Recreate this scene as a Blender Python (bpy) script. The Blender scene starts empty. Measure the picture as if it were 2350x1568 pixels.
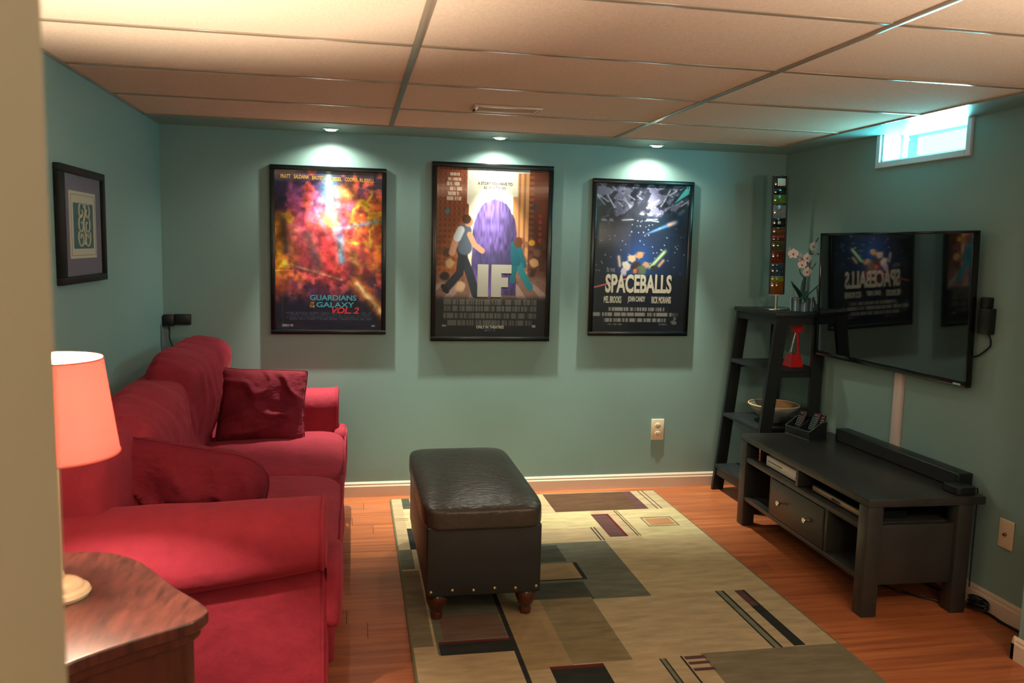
import bpy, bmesh, math, random
import numpy as np
from mathutils import Vector, Matrix, noise
S = bpy.context.scene
COL = S.collection
random.seed(4)
PI = math.pi

# ------------------------------------------------------------------ camera
cam_d = bpy.data.cameras.new('camera'); cam = bpy.data.objects.new('camera', cam_d); COL.objects.link(cam)
yaw, pitch, roll = 0.192202, -0.114914, 0.024298
f_ = Vector((math.sin(yaw)*math.cos(pitch), math.cos(yaw)*math.cos(pitch), math.sin(pitch)))
r_ = Vector((math.cos(yaw), -math.sin(yaw), 0)); u_ = r_.cross(f_)
r2 = math.cos(roll)*r_ + math.sin(roll)*u_; u2 = -math.sin(roll)*r_ + math.cos(roll)*u_
M = Matrix((r2, u2, -f_)).transposed().to_4x4(); M.translation = (1.02675, -4.77107, 1.48282)
cam.matrix_world = M
cam_d.sensor_width = 36; cam_d.lens = 1881.146/2350*36; cam_d.clip_start = 0.02
cam_d.dof.use_dof = True; cam_d.dof.focus_distance = 4.3; cam_d.dof.aperture_fstop = 5.6
S.camera = cam

# ------------------------------------------------------------------ light and exposure
W = bpy.data.worlds.new('world'); S.world = W; W.use_nodes = True
W.node_tree.nodes['Background'].inputs[0].default_value = (0.62, 0.95, 1.0, 1)
W.node_tree.nodes['Background'].inputs[1].default_value = 1.6
S.view_settings.view_transform = 'Standard'; S.view_settings.look = 'None'
S.view_settings.exposure = 0.22; S.view_settings.gamma = 1.0; S.view_settings.use_curve_mapping = False
S.cycles.use_denoising = True; S.cycles.max_bounces = 8; S.cycles.sample_clamp_indirect = 6.0
S.cycles.caustics_reflective = False; S.cycles.caustics_refractive = False

def light(name, kind, loc, power, color, rot=None, **kw):
    d = bpy.data.lights.new(name, kind); o = bpy.data.objects.new(name, d); COL.objects.link(o)
    o.location = loc; d.energy = power; d.color = color
    if rot: o.rotation_euler = rot
    for k, v in kw.items(): setattr(d, k, v)
    return o
WARM = (1.0, 0.84, 0.67)
# warm fill lights added out of view, with no fixtures behind them
light('warm_fill_rear', 'POINT', (1.72, -5.5, 1.55), 34, WARM, shadow_soft_size=0.14)  # unseen fill for the general warm light from behind the camera
light('warm_fill_right', 'POINT', (3.2, -3.75, 1.65), 27, WARM, shadow_soft_size=0.12)  # fill added out of frame on the right to lift the left wall
light('ceiling_fill_up', 'SPOT', (2.35, -4.25, 1.25), 172, WARM, rot=(math.radians(180), 0, 0), spot_size=math.radians(160), spot_blend=0.9, shadow_soft_size=0.12)  # upward fill added to brighten the ceiling while sparing the walls
RWX = 3.662
# daylight outside the small basement window
light('window_daylight', 'AREA', (RWX+0.13, -1.25, 2.03), 13, (0.28, 0.92, 1.0), rot=(0, math.radians(90), 0), shape='RECTANGLE', size=0.11, size_y=0.56)
# lamp bulb of the table lamp and the three puck lights
LAMP = (0.395, -2.90)
light('lamp_bulb_light', 'POINT', (LAMP[0], LAMP[1], 1.140), 95, (1.0, 0.84, 0.64), shadow_soft_size=0.02)
PUCKS = (0.904, 1.832, 2.762); PUCK_Y = -0.134; CEIL = 2.0913
PCOL = (1.0, 0.98, 0.80)
for px in PUCKS:
    light('puck_beam', 'SPOT', (px, PUCK_Y, CEIL-0.02), 240, PCOL, spot_size=math.radians(60), spot_blend=1.0, shadow_soft_size=0.012)
    light('puck_spill', 'SPOT', (px, PUCK_Y, CEIL-0.02), 13, PCOL, spot_size=math.radians(150), spot_blend=0.7, shadow_soft_size=0.012)

# ------------------------------------------------------------------ materials
def lin(c):
    return tuple(((v/255)/12.92 if v/255 <= 0.04045 else ((v/255+0.055)/1.055)**2.4) for v in c)
def mat(name, c, rough=0.5, metal=0.0, spec=0.5, var=0.0, vscale=8, vstretch=(1,1,1), bump=0.0, bdist=0.01, bscale=60, bstretch=(1,1,1), sheen=0.0, coat=0.0, ior=1.45, rand=0.0, c2=None, attr=None, emis=None):
    m = bpy.data.materials.new(name); m.use_nodes = True; nt = m.node_tree; N = nt.nodes; L = nt.links
    b = N['Principled BSDF']; col = lin(c)+(1,)
    b.inputs['Base Color'].default_value = col; b.inputs['Roughness'].default_value = rough
    b.inputs['Metallic'].default_value = metal; b.inputs['Specular IOR Level'].default_value = spec; b.inputs['IOR'].default_value = ior
    if sheen: b.inputs['Sheen Weight'].default_value = sheen; b.inputs['Sheen Roughness'].default_value = 0.4; b.inputs['Sheen Tint'].default_value = (min(1,col[0]*2.5),min(1,col[1]*2.5+.05),min(1,col[2]*2.5+.05),1)
    if coat: b.inputs['Coat Weight'].default_value = coat; b.inputs['Coat Roughness'].default_value = 0.08
    if emis: b.inputs['Emission Color'].default_value = lin(emis[0])+(1,); b.inputs['Emission Strength'].default_value = emis[1]
    tc = N.new('ShaderNodeTexCoord'); src = None
    if attr:
        a = N.new('ShaderNodeVertexColor'); a.layer_name = attr; src = a.outputs[0]
    if var or c2:
        mp = N.new('ShaderNodeMapping'); mp.inputs['Scale'].default_value = vstretch; L.new(tc.outputs['Object'], mp.inputs[0])
        nz = N.new('ShaderNodeTexNoise'); nz.inputs['Scale'].default_value = vscale; nz.inputs['Detail'].default_value = 6; nz.inputs['Roughness'].default_value = 0.6
        L.new(mp.outputs[0], nz.inputs['Vector'])
        if rand:
            oi = N.new('ShaderNodeObjectInfo'); ad = N.new('ShaderNodeVectorMath'); ad.operation = 'MULTIPLY_ADD'
            L.new(oi.outputs['Random'], ad.inputs[0]); ad.inputs[1].default_value = (37, 11, 5); L.new(mp.outputs[0], ad.inputs[2]); L.new(ad.outputs[0], nz.inputs['Vector'])
        if c2:
            rp = N.new('ShaderNodeValToRGB'); rp.color_ramp.elements[0].position = 0.3; rp.color_ramp.elements[1].position = 0.72
            rp.color_ramp.elements[0].color = col; rp.color_ramp.elements[1].color = lin(c2)+(1,)
            L.new(nz.outputs[0], rp.inputs[0]); src = rp.outputs[0]
        else:
            mr = N.new('ShaderNodeMapRange'); mr.inputs['From Min'].default_value = 0.25; mr.inputs['From Max'].default_value = 0.75
            mr.inputs['To Min'].default_value = 1-var; mr.inputs['To Max'].default_value = 1+var
            L.new(nz.outputs[0], mr.inputs[0])
            mx = N.new('ShaderNodeVectorMath'); mx.operation = 'SCALE'
            if src: L.new(src, mx.inputs[0])
            else: mx.inputs[0].default_value = col[:3]
            L.new(mr.outputs[0], mx.inputs['Scale']); src = mx.outputs[0]
    if rand:
        oi = N.new('ShaderNodeObjectInfo'); mr = N.new('ShaderNodeMapRange'); mr.inputs['To Min'].default_value = 1-rand; mr.inputs['To Max'].default_value = 1+rand
        L.new(oi.outputs['Random'], mr.inputs[0]); mx = N.new('ShaderNodeVectorMath'); mx.operation = 'SCALE'
        if src: L.new(src, mx.inputs[0])
        else: mx.inputs[0].default_value = col[:3]
        L.new(mr.outputs[0], mx.inputs['Scale']); src = mx.outputs[0]
    if src: L.new(src, b.inputs['Base Color'])
    if bump:
        mp = N.new('ShaderNodeMapping'); mp.inputs['Scale'].default_value = bstretch; L.new(tc.outputs['Object'], mp.inputs[0])
        nb = N.new('ShaderNodeTexNoise'); nb.inputs['Scale'].default_value = bscale; nb.inputs['Detail'].default_value = 4
        L.new(mp.outputs[0], nb.inputs['Vector'])
        bp = N.new('ShaderNodeBump'); bp.inputs['Strength'].default_value = bump; bp.inputs['Distance'].default_value = bdist
        L.new(nb.outputs[0], bp.inputs['Height']); L.new(bp.outputs[0], b.inputs['Normal'])
    return m
def glass(name, tint=(1,1,1), ior=1.5, rough=0.0):
    m = bpy.data.materials.new(name); m.use_nodes = True; nt = m.node_tree; N = nt.nodes; L = nt.links
    N.remove(N['Principled BSDF']); out = N['Material Output']
    t = N.new('ShaderNodeBsdfTransparent'); t.inputs[0].default_value = tint+(1,)
    g = N.new('ShaderNodeBsdfGlossy'); g.inputs['Roughness'].default_value = rough
    fr = N.new('ShaderNodeFresnel'); fr.inputs[0].default_value = ior
    ge = N.new('ShaderNodeNewGeometry'); fm = N.new('ShaderNodeMath'); fm.operation = 'MULTIPLY'; nb = N.new('ShaderNodeMath'); nb.operation = 'SUBTRACT'; nb.inputs[0].default_value = 1
    L.new(ge.outputs['Backfacing'], nb.inputs[1]); L.new(fr.outputs[0], fm.inputs[0]); L.new(nb.outputs[0], fm.inputs[1])
    mx = N.new('ShaderNodeMixShader'); L.new(fm.outputs[0], mx.inputs[0]); L.new(t.outputs[0], mx.inputs[1]); L.new(g.outputs[0], mx.inputs[2]); L.new(mx.outputs[0], out.inputs[0])
    return m
def translucent(name, c, ct, mixf=0.5):
    m = bpy.data.materials.new(name); m.use_nodes = True; nt = m.node_tree; N = nt.nodes; L = nt.links
    N.remove(N['Principled BSDF']); out = N['Material Output']
    d = N.new('ShaderNodeBsdfDiffuse'); d.inputs[0].default_value = lin(c)+(1,)
    t = N.new('ShaderNodeBsdfTranslucent'); t.inputs[0].default_value = lin(ct)+(1,)
    mx = N.new('ShaderNodeMixShader'); mx.inputs[0].default_value = mixf
    L.new(d.outputs[0], mx.inputs[1]); L.new(t.outputs[0], mx.inputs[2]); L.new(mx.outputs[0], out.inputs[0])
    return m
def emit(name, c, s):
    m = bpy.data.materials.new(name); m.use_nodes = True; nt = m.node_tree; N = nt.nodes
    N.remove(N['Principled BSDF']); e = N.new('ShaderNodeEmission'); e.inputs[0].default_value = lin(c)+(1,); e.inputs[1].default_value = s
    nt.links.new(e.outputs[0], N['Material Output'].inputs[0]); return m

wall_m = mat('teal_grey_paint', (130,162,158), 0.42, spec=0.35, var=0.02, vscale=3, bump=0.03, bscale=180)
cream_m = mat('cream_paint', (132,122,98), 0.6, var=0.02, vscale=3, bump=0.06, bscale=150)
white_m = mat('white_trim_paint', (214,196,176), 0.35)
winwhite_m = mat('white_vinyl', (215,215,220), 0.35)
tile_m = mat('ceiling_tile_board', (226,206,186), 0.9, spec=0.1, var=0.10, vscale=150, vstretch=(1,0.5,1), bump=0.12, bscale=220, bstretch=(1,0.6,1), rand=0.02)
tee_m = mat('painted_steel_grid', (160,142,122), 0.15, spec=0.6)
vent_m = mat('vent_enamel', (214,190,166), 0.25, spec=0.6)
floor_m = mat('orange_laminate', (130,68,42), 0.32, c2=(180,106,62), vscale=5, vstretch=(0.35,7,1), rand=0.09, bump=0.03, bscale=30, bstretch=(0.3,6,1))
sub_m = mat('floor_underlay', (70,40,25), 0.9)
sofa_m = mat('red_velour', (138,42,56), 0.85, spec=0.15, var=0.14, vscale=11, bump=0.35, bdist=0.03, bscale=7, bstretch=(1.3,0.8,1.3), sheen=0.35)
pillow_m = mat('dark_red_velour', (108,28,42), 0.85, spec=0.15, var=0.14, vscale=12, bump=0.8, bdist=0.03, bscale=9, bstretch=(1,0.7,1.4), sheen=0.3)
blackwood_m = mat('black_brown_wood', (44,44,42), 0.36, spec=0.5, var=0.25, vscale=6, vstretch=(1,9,1), bump=0.03, bscale=50)
shelfwood_m = mat('black_shelf_wood', (26,32,33), 0.42, var=0.2, vscale=8)
leather_m = mat('black_brown_leather', (58,54,48), 0.34, spec=0.5, var=0.15, vscale=9, bump=0.45, bscale=26, bstretch=(1,2.4,1))
leatherbody_m = mat('black_leather_panel', (33,36,36), 0.45, var=0.1, vscale=10, bump=0.15, bscale=260)
footwood_m = mat('turned_dark_wood', (70,32,22), 0.25, coat=0.4)
brass_m = mat('aged_brass', (190,170,130), 0.3, metal=1)
nickel_m = mat('satin_nickel', (215,205,185), 0.25, metal=1)
tablewood_m = mat('red_brown_walnut', (48,25,21), 0.32, c2=(94,49,41), vscale=5, vstretch=(12,3,1), bump=0.04, bscale=40, bstretch=(6,1.5,1), coat=0.25)
tableside_m = mat('dark_walnut_side', (58,28,22), 0.4, c2=(84,42,32), vscale=5, vstretch=(9,9,1.2), bump=0.03, bscale=40)
shade_m = translucent('red_lampshade_cloth', (205,66,66), (240,98,94), 0.33)
hem_m = mat('salmon_hem_tape', (236,120,104), 0.8)
shadein_m = translucent('white_shade_lining', (245,235,215), (245,220,205), 0.45)
ivory_m = mat('ivory_glazed_base', (226,208,172), 0.25, coat=0.5)
bulb_m = emit('lit_bulb', (255,225,190), 18)
puck_m = emit('lit_puck_lens', (255,240,225), 14)
chrome_m = mat('chrome', (200,205,205), 0.12, metal=1)
frame_m = mat('black_frame', (13,20,22), 0.25, spec=0.5)
poster_m = mat('poster_print', (255,255,255), 0.5, spec=0.3, attr='print')
pglass_m = glass('poster_glazing', ior=1.5)
picframe_m = mat('matte_black_frame', (14,22,24), 0.5, spec=0.2)
black_m = mat('black_plastic', (18,24,26), 0.38)
gloss_m = mat('gloss_black', (14,18,20), 0.12, spec=0.5)
screen_m = mat('tv_screen_glass', (6,14,16), 0.035, spec=0.7, ior=1.7)
outlet_m = mat('ivory_plastic', (225,208,180), 0.3)
dark_m = mat('dark_slot', (40,32,26), 0.6)
raceway_m = mat('white_plastic_raceway', (210,196,190), 0.4)
console_m = mat('console_white', (212,204,192), 0.4)
silver_m = mat('silver_brown_front', (150,128,108), 0.35, metal=0.4)

# ------------------------------------------------------------------ mesh helpers
class MB:
    def __init__(s): s.bm = bmesh.new()
    def box(s, lo, hi, bev=0.0, seg=2, rot=None, piv=None):
        t = bmesh.new(); bmesh.ops.create_cube(t, size=1)
        sc = [max(1e-5, hi[i]-lo[i]) for i in range(3)]; ce = [(hi[i]+lo[i])/2 for i in range(3)]
        for v in t.verts: v.co = Vector((v.co.x*sc[0], v.co.y*sc[1], v.co.z*sc[2]))
        if bev: bmesh.ops.bevel(t, geom=t.edges[:], offset=min(bev, min(sc)*0.45), segments=seg, profile=0.5, affect='EDGES')
        m = Matrix.Translation(ce)
        if rot is not None:
            p = Vector(piv if piv is not None else ce)
            m = Matrix.Translation(p) @ rot.to_4x4() @ Matrix.Translation(-p) @ m
        t.transform(m); s.join(t); return s
    def join(s, t):
        me = bpy.data.meshes.new('tmp'); t.to_mesh(me); t.free(); s.bm.from_mesh(me); bpy.data.meshes.remove(me)
    def lathe(s, prof, c=(0,0,0), n=32, axis=None):
        t = bmesh.new(); rings = []
        for r, z in prof:
            rings.append([t.verts.new((r*math.cos(2*PI*i/n), r*math.sin(2*PI*i/n), z)) for i in range(n)] if r > 1e-6 else [t.verts.new((0,0,z))])
        for a, b in zip(rings, rings[1:]):
            for i in range(n):
                j = (i+1) % n
                if len(a) == 1 and len(b) == 1: continue
                if len(a) == 1: t.faces.new((a[0], b[j], b[i]))
                elif len(b) == 1: t.faces.new((a[i], a[j], b[0]))
                else: t.faces.new((a[i], a[j], b[j], b[i]))
        m = Matrix.Translation(c)
        if axis is not None: m = m @ Vector((0,0,1)).rotation_difference(Vector(axis)).to_matrix().to_4x4()
        t.transform(m); bmesh.ops.recalc_face_normals(t, faces=t.faces[:]); s.join(t); return s
    def tube(s, pts, r, n=8, closed=False):
        pts = [Vector(p) for p in pts]; t = bmesh.new(); rings = []; k = len(pts)
        rr = r if isinstance(r, (list, tuple)) else [r]*k
        up = Vector((0,0,1)); prev = None
        for i, p in enumerate(pts):
            d = (pts[(i+1) % k]-pts[i-1]) if closed else (pts[min(i+1,k-1)]-pts[max(i-1,0)])
            d.normalize()
            if prev is None:
                a = d.cross(up if abs(d.z) < 0.9 else Vector((1,0,0))).normalized()
            else: a = (prev - d*prev.dot(d)).normalized()
            prev = a; b = d.cross(a)
            rings.append([t.verts.new(p + (a*math.cos(2*PI*j/n)+b*math.sin(2*PI*j/n))*rr[i]) for j in range(n)])
        for i in range(k if closed else k-1):
            A, B = rings[i], rings[(i+1) % k]
            for j in range(n): t.faces.new((A[j], A[(j+1)%n], B[(j+1)%n], B[j]))
        if not closed: t.faces.new(rings[0][::-1]); t.faces.new(rings[-1])
        bmesh.ops.recalc_face_normals(t, faces=t.faces[:]); s.join(t); return s
    def prism(s, pts, z0, z1, bev=0.0):      # outline in xy extruded in z
        t = bmesh.new(); f = t.faces.new([t.verts.new((p[0], p[1], z0)) for p in pts])
        r = bmesh.ops.extrude_face_region(t, geom=[f]); vs = [e for e in r['geom'] if isinstance(e, bmesh.types.BMVert)]
        for v in vs: v.co.z = z1
        bmesh.ops.recalc_face_normals(t, faces=t.faces[:])
        if bev: bmesh.ops.bevel(t, geom=[e for e in t.edges if abs(e.verts[0].co.z-e.verts[1].co.z) < 1e-6], offset=bev, segments=3, profile=0.6, affect='EDGES')
        s.join(t); return s
    def verts_faces(s, vs, fs):
        t = bmesh.new(); V = [t.verts.new(v) for v in vs]
        for f in fs:
            try: t.faces.new([V[i] for i in f])
            except ValueError: pass
        bmesh.ops.recalc_face_normals(t, faces=t.faces[:]); s.join(t); return s
    def xf(s, m): s.bm.transform(m); return s

ORG = {}
def obj(name, mb, m, parent=None, smooth=False, label=None, kind=None, local=False):
    bm = mb.bm
    if parent is not None and not local:
        bm.transform(ORG[parent.name].inverted())
    me = bpy.data.meshes.new(name); bm.to_mesh(me); bm.free(); me.materials.append(m)
    if smooth:
        for p in me.polygons: p.use_smooth = True
        if smooth != 'all':
            me.set_sharp_from_angle(angle=math.radians(40))
    o = bpy.data.objects.new(name, me); COL.objects.link(o)
    if parent is not None:
        o.parent = parent; ORG[o.name] = ORG[parent.name]
    else: ORG[o.name] = Matrix.Identity(4)
    if label: o['label'] = label
    if kind: o['kind'] = kind
    return o
def thing(name, label, cat, loc=(0,0,0), rotz=0.0, group=None):
    o = bpy.data.objects.new(name, None); COL.objects.link(o); o.location = loc; o.rotation_euler = (0,0,rotz)
    o.empty_display_size = 0.1
    o['label'] = label; o['category'] = cat
    if group: o['group'] = group
    ORG[o.name] = Matrix.Translation(loc) @ Matrix.Rotation(rotz, 4, 'Z'); return o
def tag(o, label, cat, group=None):
    o['label'] = label; o['category'] = cat
    if group: o['group'] = group
    return o
def place(o, loc):      # give a one-mesh thing an origin at its base
    d = Vector(loc); o.data.transform(Matrix.Translation(-d)); o.location = d; return o
def struct(name, mb, m, parent=None, smooth=False):
    o = obj(name, mb, m, parent, smooth)
    if parent is None: o['kind'] = 'structure'
    return o
def copy_piece(o, loc, parent):
    c = o.copy(); COL.objects.link(c); c.parent = parent; c.location = loc; return c
def copy_tree(root, loc, label):
    r = root.copy(); COL.objects.link(r); r.location = loc; r['label'] = label
    for ch in root.children:
        c = ch.copy(); COL.objects.link(c); c.parent = r
        for g in ch.children:
            d = g.copy(); COL.objects.link(d); d.parent = c
    return r
def box(*a, **k): return MB().box(*a, **k)

# ================================================================== SETTING
RW = 3.662; YB = -6.4
floor = struct('floor', box((-0.1, YB, -0.12), (RW+0.1, 0.1, -0.012)), sub_m)
PW, PL = 0.127, 1.21
full = None; row = 0; y = 0.0
while y > -4.6:
    x = -random.random()*PL
    while x < RW:
        a, b = max(x, 0.0), min(x+PL, RW)
        if b-a > 0.02:
            if b-a > PL-1e-4:
                if full is None:
                    full = obj('plank', box((0.0006, -PW+0.0006, -0.012), (PL-0.0006, -0.0006, 0), 0.0008, 1), floor_m, floor); p = full; p.location = (a, y, 0)
                else: p = copy_piece(full, (a, y, 0), floor)
            else:
                p = obj('plank', box((0.0006, -PW+0.0006, -0.012), (b-a-0.0006, -0.0006, 0), 0.0008, 1), floor_m, floor); p.location = (a, y, 0)
        x += PL
    y -= PW

wall_back = struct('wall_back', box((-0.1, 0, -0.12), (RW+0.1, 0.12, 2.4)), wall_m)
wall_left = struct('wall_left', box((-0.12, YB, -0.12), (0, 0, 2.4)), wall_m)
wr = MB()          # right wall with the window opening
wy0, wy1, wz0 = -1.552, -0.948, 1.955
wr.box((RW, YB, -0.12), (RW+0.2, wy0, 2.4)); wr.box((RW, wy1, -0.12), (RW+0.2, 0, 2.4)); wr.box((RW, wy0, -0.12), (RW+0.2, wy1, wz0)); wr.box((RW, wy0, CEIL), (RW+0.2, wy1, 2.4))
wall_right = struct('wall_right', wr, wall_m)
struct('wall_front', box((-0.1, YB-0.12, -0.12), (RW+0.1, YB, 2.4)), cream_m)
struct('wall_entry', box((-0.0, -4.75, 0), (0.839, -4.2, 2.3), 0.006), cream_m)
struct('wall_return', box((3.452, -3.3, 0), (RW, -2.285, 2.3), 0.004), wall_m)

# ceiling: soffit borders, lay-in tiles, steel grid
ceiling = struct('ceiling', box((-0.1, YB, 2.2), (RW+0.1, 0.1, 2.3)), tile_m)
SB = -0.345; SR = 3.445
obj('soffit', box((0, SB, CEIL), (RW, 0, 2.2)), wall_m, ceiling, label='teal painted ceiling border along the poster wall')
obj('soffit', box((SR, -2.285, CEIL), (RW, SB, 2.2)), wall_m, ceiling, label='teal painted ceiling border above the window')
gx = [0.0, 1.2166, 2.4358, SR]; gy = [SB] + [-0.9156-0.6096*k for k in range(9)]
cache = {}
for i in range(3):
    for j in range(len(gy)-1):
        w, d = gx[i+1]-gx[i], gy[j]-gy[j+1]; key = (round(w,3), round(d,3))
        if key not in cache:
            cache[key] = obj('ceiling_tile', box((0.004, -d+0.004, 0.004), (w-0.004, -0.004, 0.02), 0.002, 1), tile_m, ceiling); cache[key].location = (gx[i], gy[j], CEIL)
        else: copy_piece(cache[key], (gx[i], gy[j], CEIL), ceiling)
for x in gx[1:3]:
    obj('main_tee', box((x-0.0125, gy[-1], CEIL), (x+0.0125, SB, CEIL+0.004), 0.0012, 2), tee_m, ceiling, True)
for i in range(3):
    for yy in gy[1:-1]:
        obj('cross_tee', box((gx[i]+0.013, yy-0.012, CEIL+0.0006), (gx[i+1]-0.013, yy+0.012, CEIL+0.0046), 0.0018, 3), tee_m, ceiling, True)
obj('wall_angle', box((0.0, gy[-1], CEIL-0.001), (0.02, SB, CEIL+0.003)), tee_m, ceiling)
obj('wall_angle', box((0.0, SB-0.012, CEIL-0.001), (SR, SB, CEIL+0.003)), tee_m, ceiling)
obj('wall_angle', box((SR-0.012, -2.285, CEIL-0.001), (SR, SB, CEIL+0.003)), tee_m, ceiling)

# baseboards
def baseboard(name, p0, p1, nrm):
    p0, p1, n = Vector(p0), Vector(p1), Vector(nrm)
    prof = [(0,0),(0.014,0),(0.014,0.062),(0.010,0.070),(0.010,0.078),(0.004,0.088),(0,0.088)]
    vs = [p + n*a + Vector((0,0,b)) for p in (p0, p1) for a, b in prof]; k = len(prof)
    fs = [(i, (i+1)%k, k+(i+1)%k, k+i) for i in range(k)] + [tuple(range(k)), tuple(range(k,2*k))]
    return struct(name, MB().verts_faces(vs, fs), white_m)
baseboard('baseboard_back', (0,0,0), (RW,0,0), (0,-1,0))
baseboard('baseboard_right', (RW,-0.016,0), (RW,-2.285,0), (-1,0,0))
baseboard('baseboard_left', (0,-0.016,0), (0,-4.19,0), (1,0,0))
baseboard('baseboard_return', (3.452,-2.271,0), (3.452,-3.3,0), (-1,0,0))
baseboard('baseboard_corner', (3.438,-2.285,0), (RW-0.016,-2.285,0), (0,1,0))

# window
wf = MB()
for lo, hi in (((RW-0.014, wy1, 1.925),(RW, wy1+0.03, CEIL)), ((RW-0.014, wy0-0.03, 1.925),(RW, wy0, CEIL)), ((RW-0.016, wy0, 1.925),(RW, wy1, wz0))): wf.box(lo, hi, 0.003)
win = struct('window_1', wf, winwhite_m)
ws = MB()
for lo, hi in (((RW, wy0, wz0),(RW+0.14, wy0+0.012, CEIL)), ((RW, wy1-0.012, wz0),(RW+0.14, wy1, CEIL)), ((RW, wy0, wz0),(RW+0.14, wy1, wz0+0.006)), ((RW+0.10, wy0+0.012, wz0+0.006),(RW+0.125, wy0+0.03, CEIL)), ((RW+0.10, wy1-0.03, wz0+0.006),(RW+0.125, wy1-0.012, CEIL)), ((RW+0.10, wy0, wz0+0.006),(RW+0.125, wy1, wz0+0.02))): ws.box(lo, hi)
obj('window_sash', ws, winwhite_m, win)
obj('pane', box((RW+0.11, wy0+0.03, wz0+0.02), (RW+0.114, wy1-0.03, CEIL)), glass('window_glass', (0.9,1,1)), win)
obj('latch', box((RW+0.085, wy1-0.075, CEIL-0.03), (RW+0.1, wy1-0.045, CEIL-0.022)), chrome_m, win)
obj('peeled_paint_flap', MB().verts_faces([(0.003,-0.075,1.03),(0.012,-0.03,0.965),(0.014,-0.03,0.90),(0.003,-0.055,0.84),(0.003,-0.08,0.90)], [(0,1,2,3,4)]), mat('grey_drywall', (96,104,112), 0.8), wall_left)

# ================================================================== TABLE-LAMP, SIDE TABLE
def seg_curve(pts, n=6):
    out = []; k = len(pts)
    for i in range(k-1):
        p0, p1, p2, p3 = [Vector(pts[max(0,min(k-1,i+d))]) for d in (-1,0,1,2)]
        for j in range(n):
            t = j/n; out.append(0.5*((2*p1)+(-p0+p2)*t+(2*p0-5*p1+4*p2-p3)*t*t+(-p0+3*p1-3*p2+p3)*t**3))
    out.append(Vector(pts[-1])); return out
st = thing('side_table', 'dark walnut corner side table with a serpentine top beside the red sofa', 'table', (0.36,-3.0,0))
outl = [(0.02,-2.64),(0.2,-2.632),(0.34,-2.630),(0.422,-2.644),(0.489,-2.688),(0.544,-2.751),(0.628,-2.878),(0.689,-2.956),(0.718,-3.0),(0.724,-3.028),(0.701,-3.07),(0.621,-3.124),(0.561,-3.168),(0.513,-3.211),(0.46,-3.28),(0.38,-3.33),(0.02,-3.36)]
oc = [(p.x, p.y) for p in seg_curve([(a,b,0) for a,b in outl], 5)]
obj('table_top', MB().prism(oc, 0.672, 0.7, 0.006), tablewood_m, st, True)
def inset(k): return [(0.36+(a-0.36)*k, -3.0+(b+3.0)*k) for a, b in oc]
obj('apron', MB().prism(inset(0.955), 0.648, 0.672, 0.004), tableside_m, st, True)
obj('cabinet_body', MB().prism(inset(0.915), 0.06, 0.65), tableside_m, st, True)
obj('plinth', MB().prism(inset(0.94), 0.0, 0.065, 0.004), tableside_m, st, True)
pa = Vector((0.672,-3.06,0)); pb = Vector((0.505,-3.18,0)); dv = (pb-pa).normalized(); nv = Vector((-dv.y, dv.x, 0))*-1
for t0, t1, z0, z1 in ((0.01,0.03,0.1,0.63),(0.17,0.19,0.1,0.63),(0.03,0.17,0.1,0.12),(0.03,0.17,0.61,0.63)):
    q = [pa+dv*t0, pa+dv*t1, pa+dv*t1+nv*0.012, pa+dv*t0+nv*0.012]; obj('panel_moulding', MB().prism([(v.x,v.y) for v in q], z0, z1), tableside_m, st)

lx, ly = LAMP
lamp = thing('table_lamp', 'lit table lamp with a red cloth shade and ivory base on the side table', 'lamp', (lx, ly, 0.7))
obj('lamp_base', MB().lathe([(0,0.7),(0.060,0.7),(0.064,0.708),(0.060,0.716),(0.050,0.720),(0.048,0.727),(0.038,0.734),(0.030,0.737),(0.014,0.742),(0.011,0.756),(0,0.756)], (lx,ly,0), 40), ivory_m, lamp, True)
obj('lamp_stem', MB().lathe([(0,0.752),(0.010,0.752),(0.010,0.985),(0.016,0.995),(0.016,1.01),(0.009,1.02),(0.009,1.085),(0,1.085)], (lx,ly,0), 24), ivory_m, lamp, True)
sh = obj('lampshade', MB().lathe([(0.130,1.017),(0.102,1.225)], (lx,ly,0), 64), shade_m, lamp, 'all')
obj('lining', MB().lathe([(0.1285,1.018),(0.1005,1.224)], (lx,ly,0), 64), shadein_m, sh, 'all')
for hr, hz in ((0.130,1.018),(0.102,1.224)):
    obj('hem', MB().tube([(lx+hr*math.cos(a), ly+hr*math.sin(a), hz) for a in np.linspace(0,2*PI,48,endpoint=False)], 0.0022, 6, True), hem_m, sh, True)
obj('bulb', MB().lathe([(0,1.083),(0.012,1.085),(0.014,1.095),(0.024,1.105)], (lx,ly,0), 20), mat('frosted_bulb_glass', (250,240,220), 0.3), lamp, True)

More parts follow.
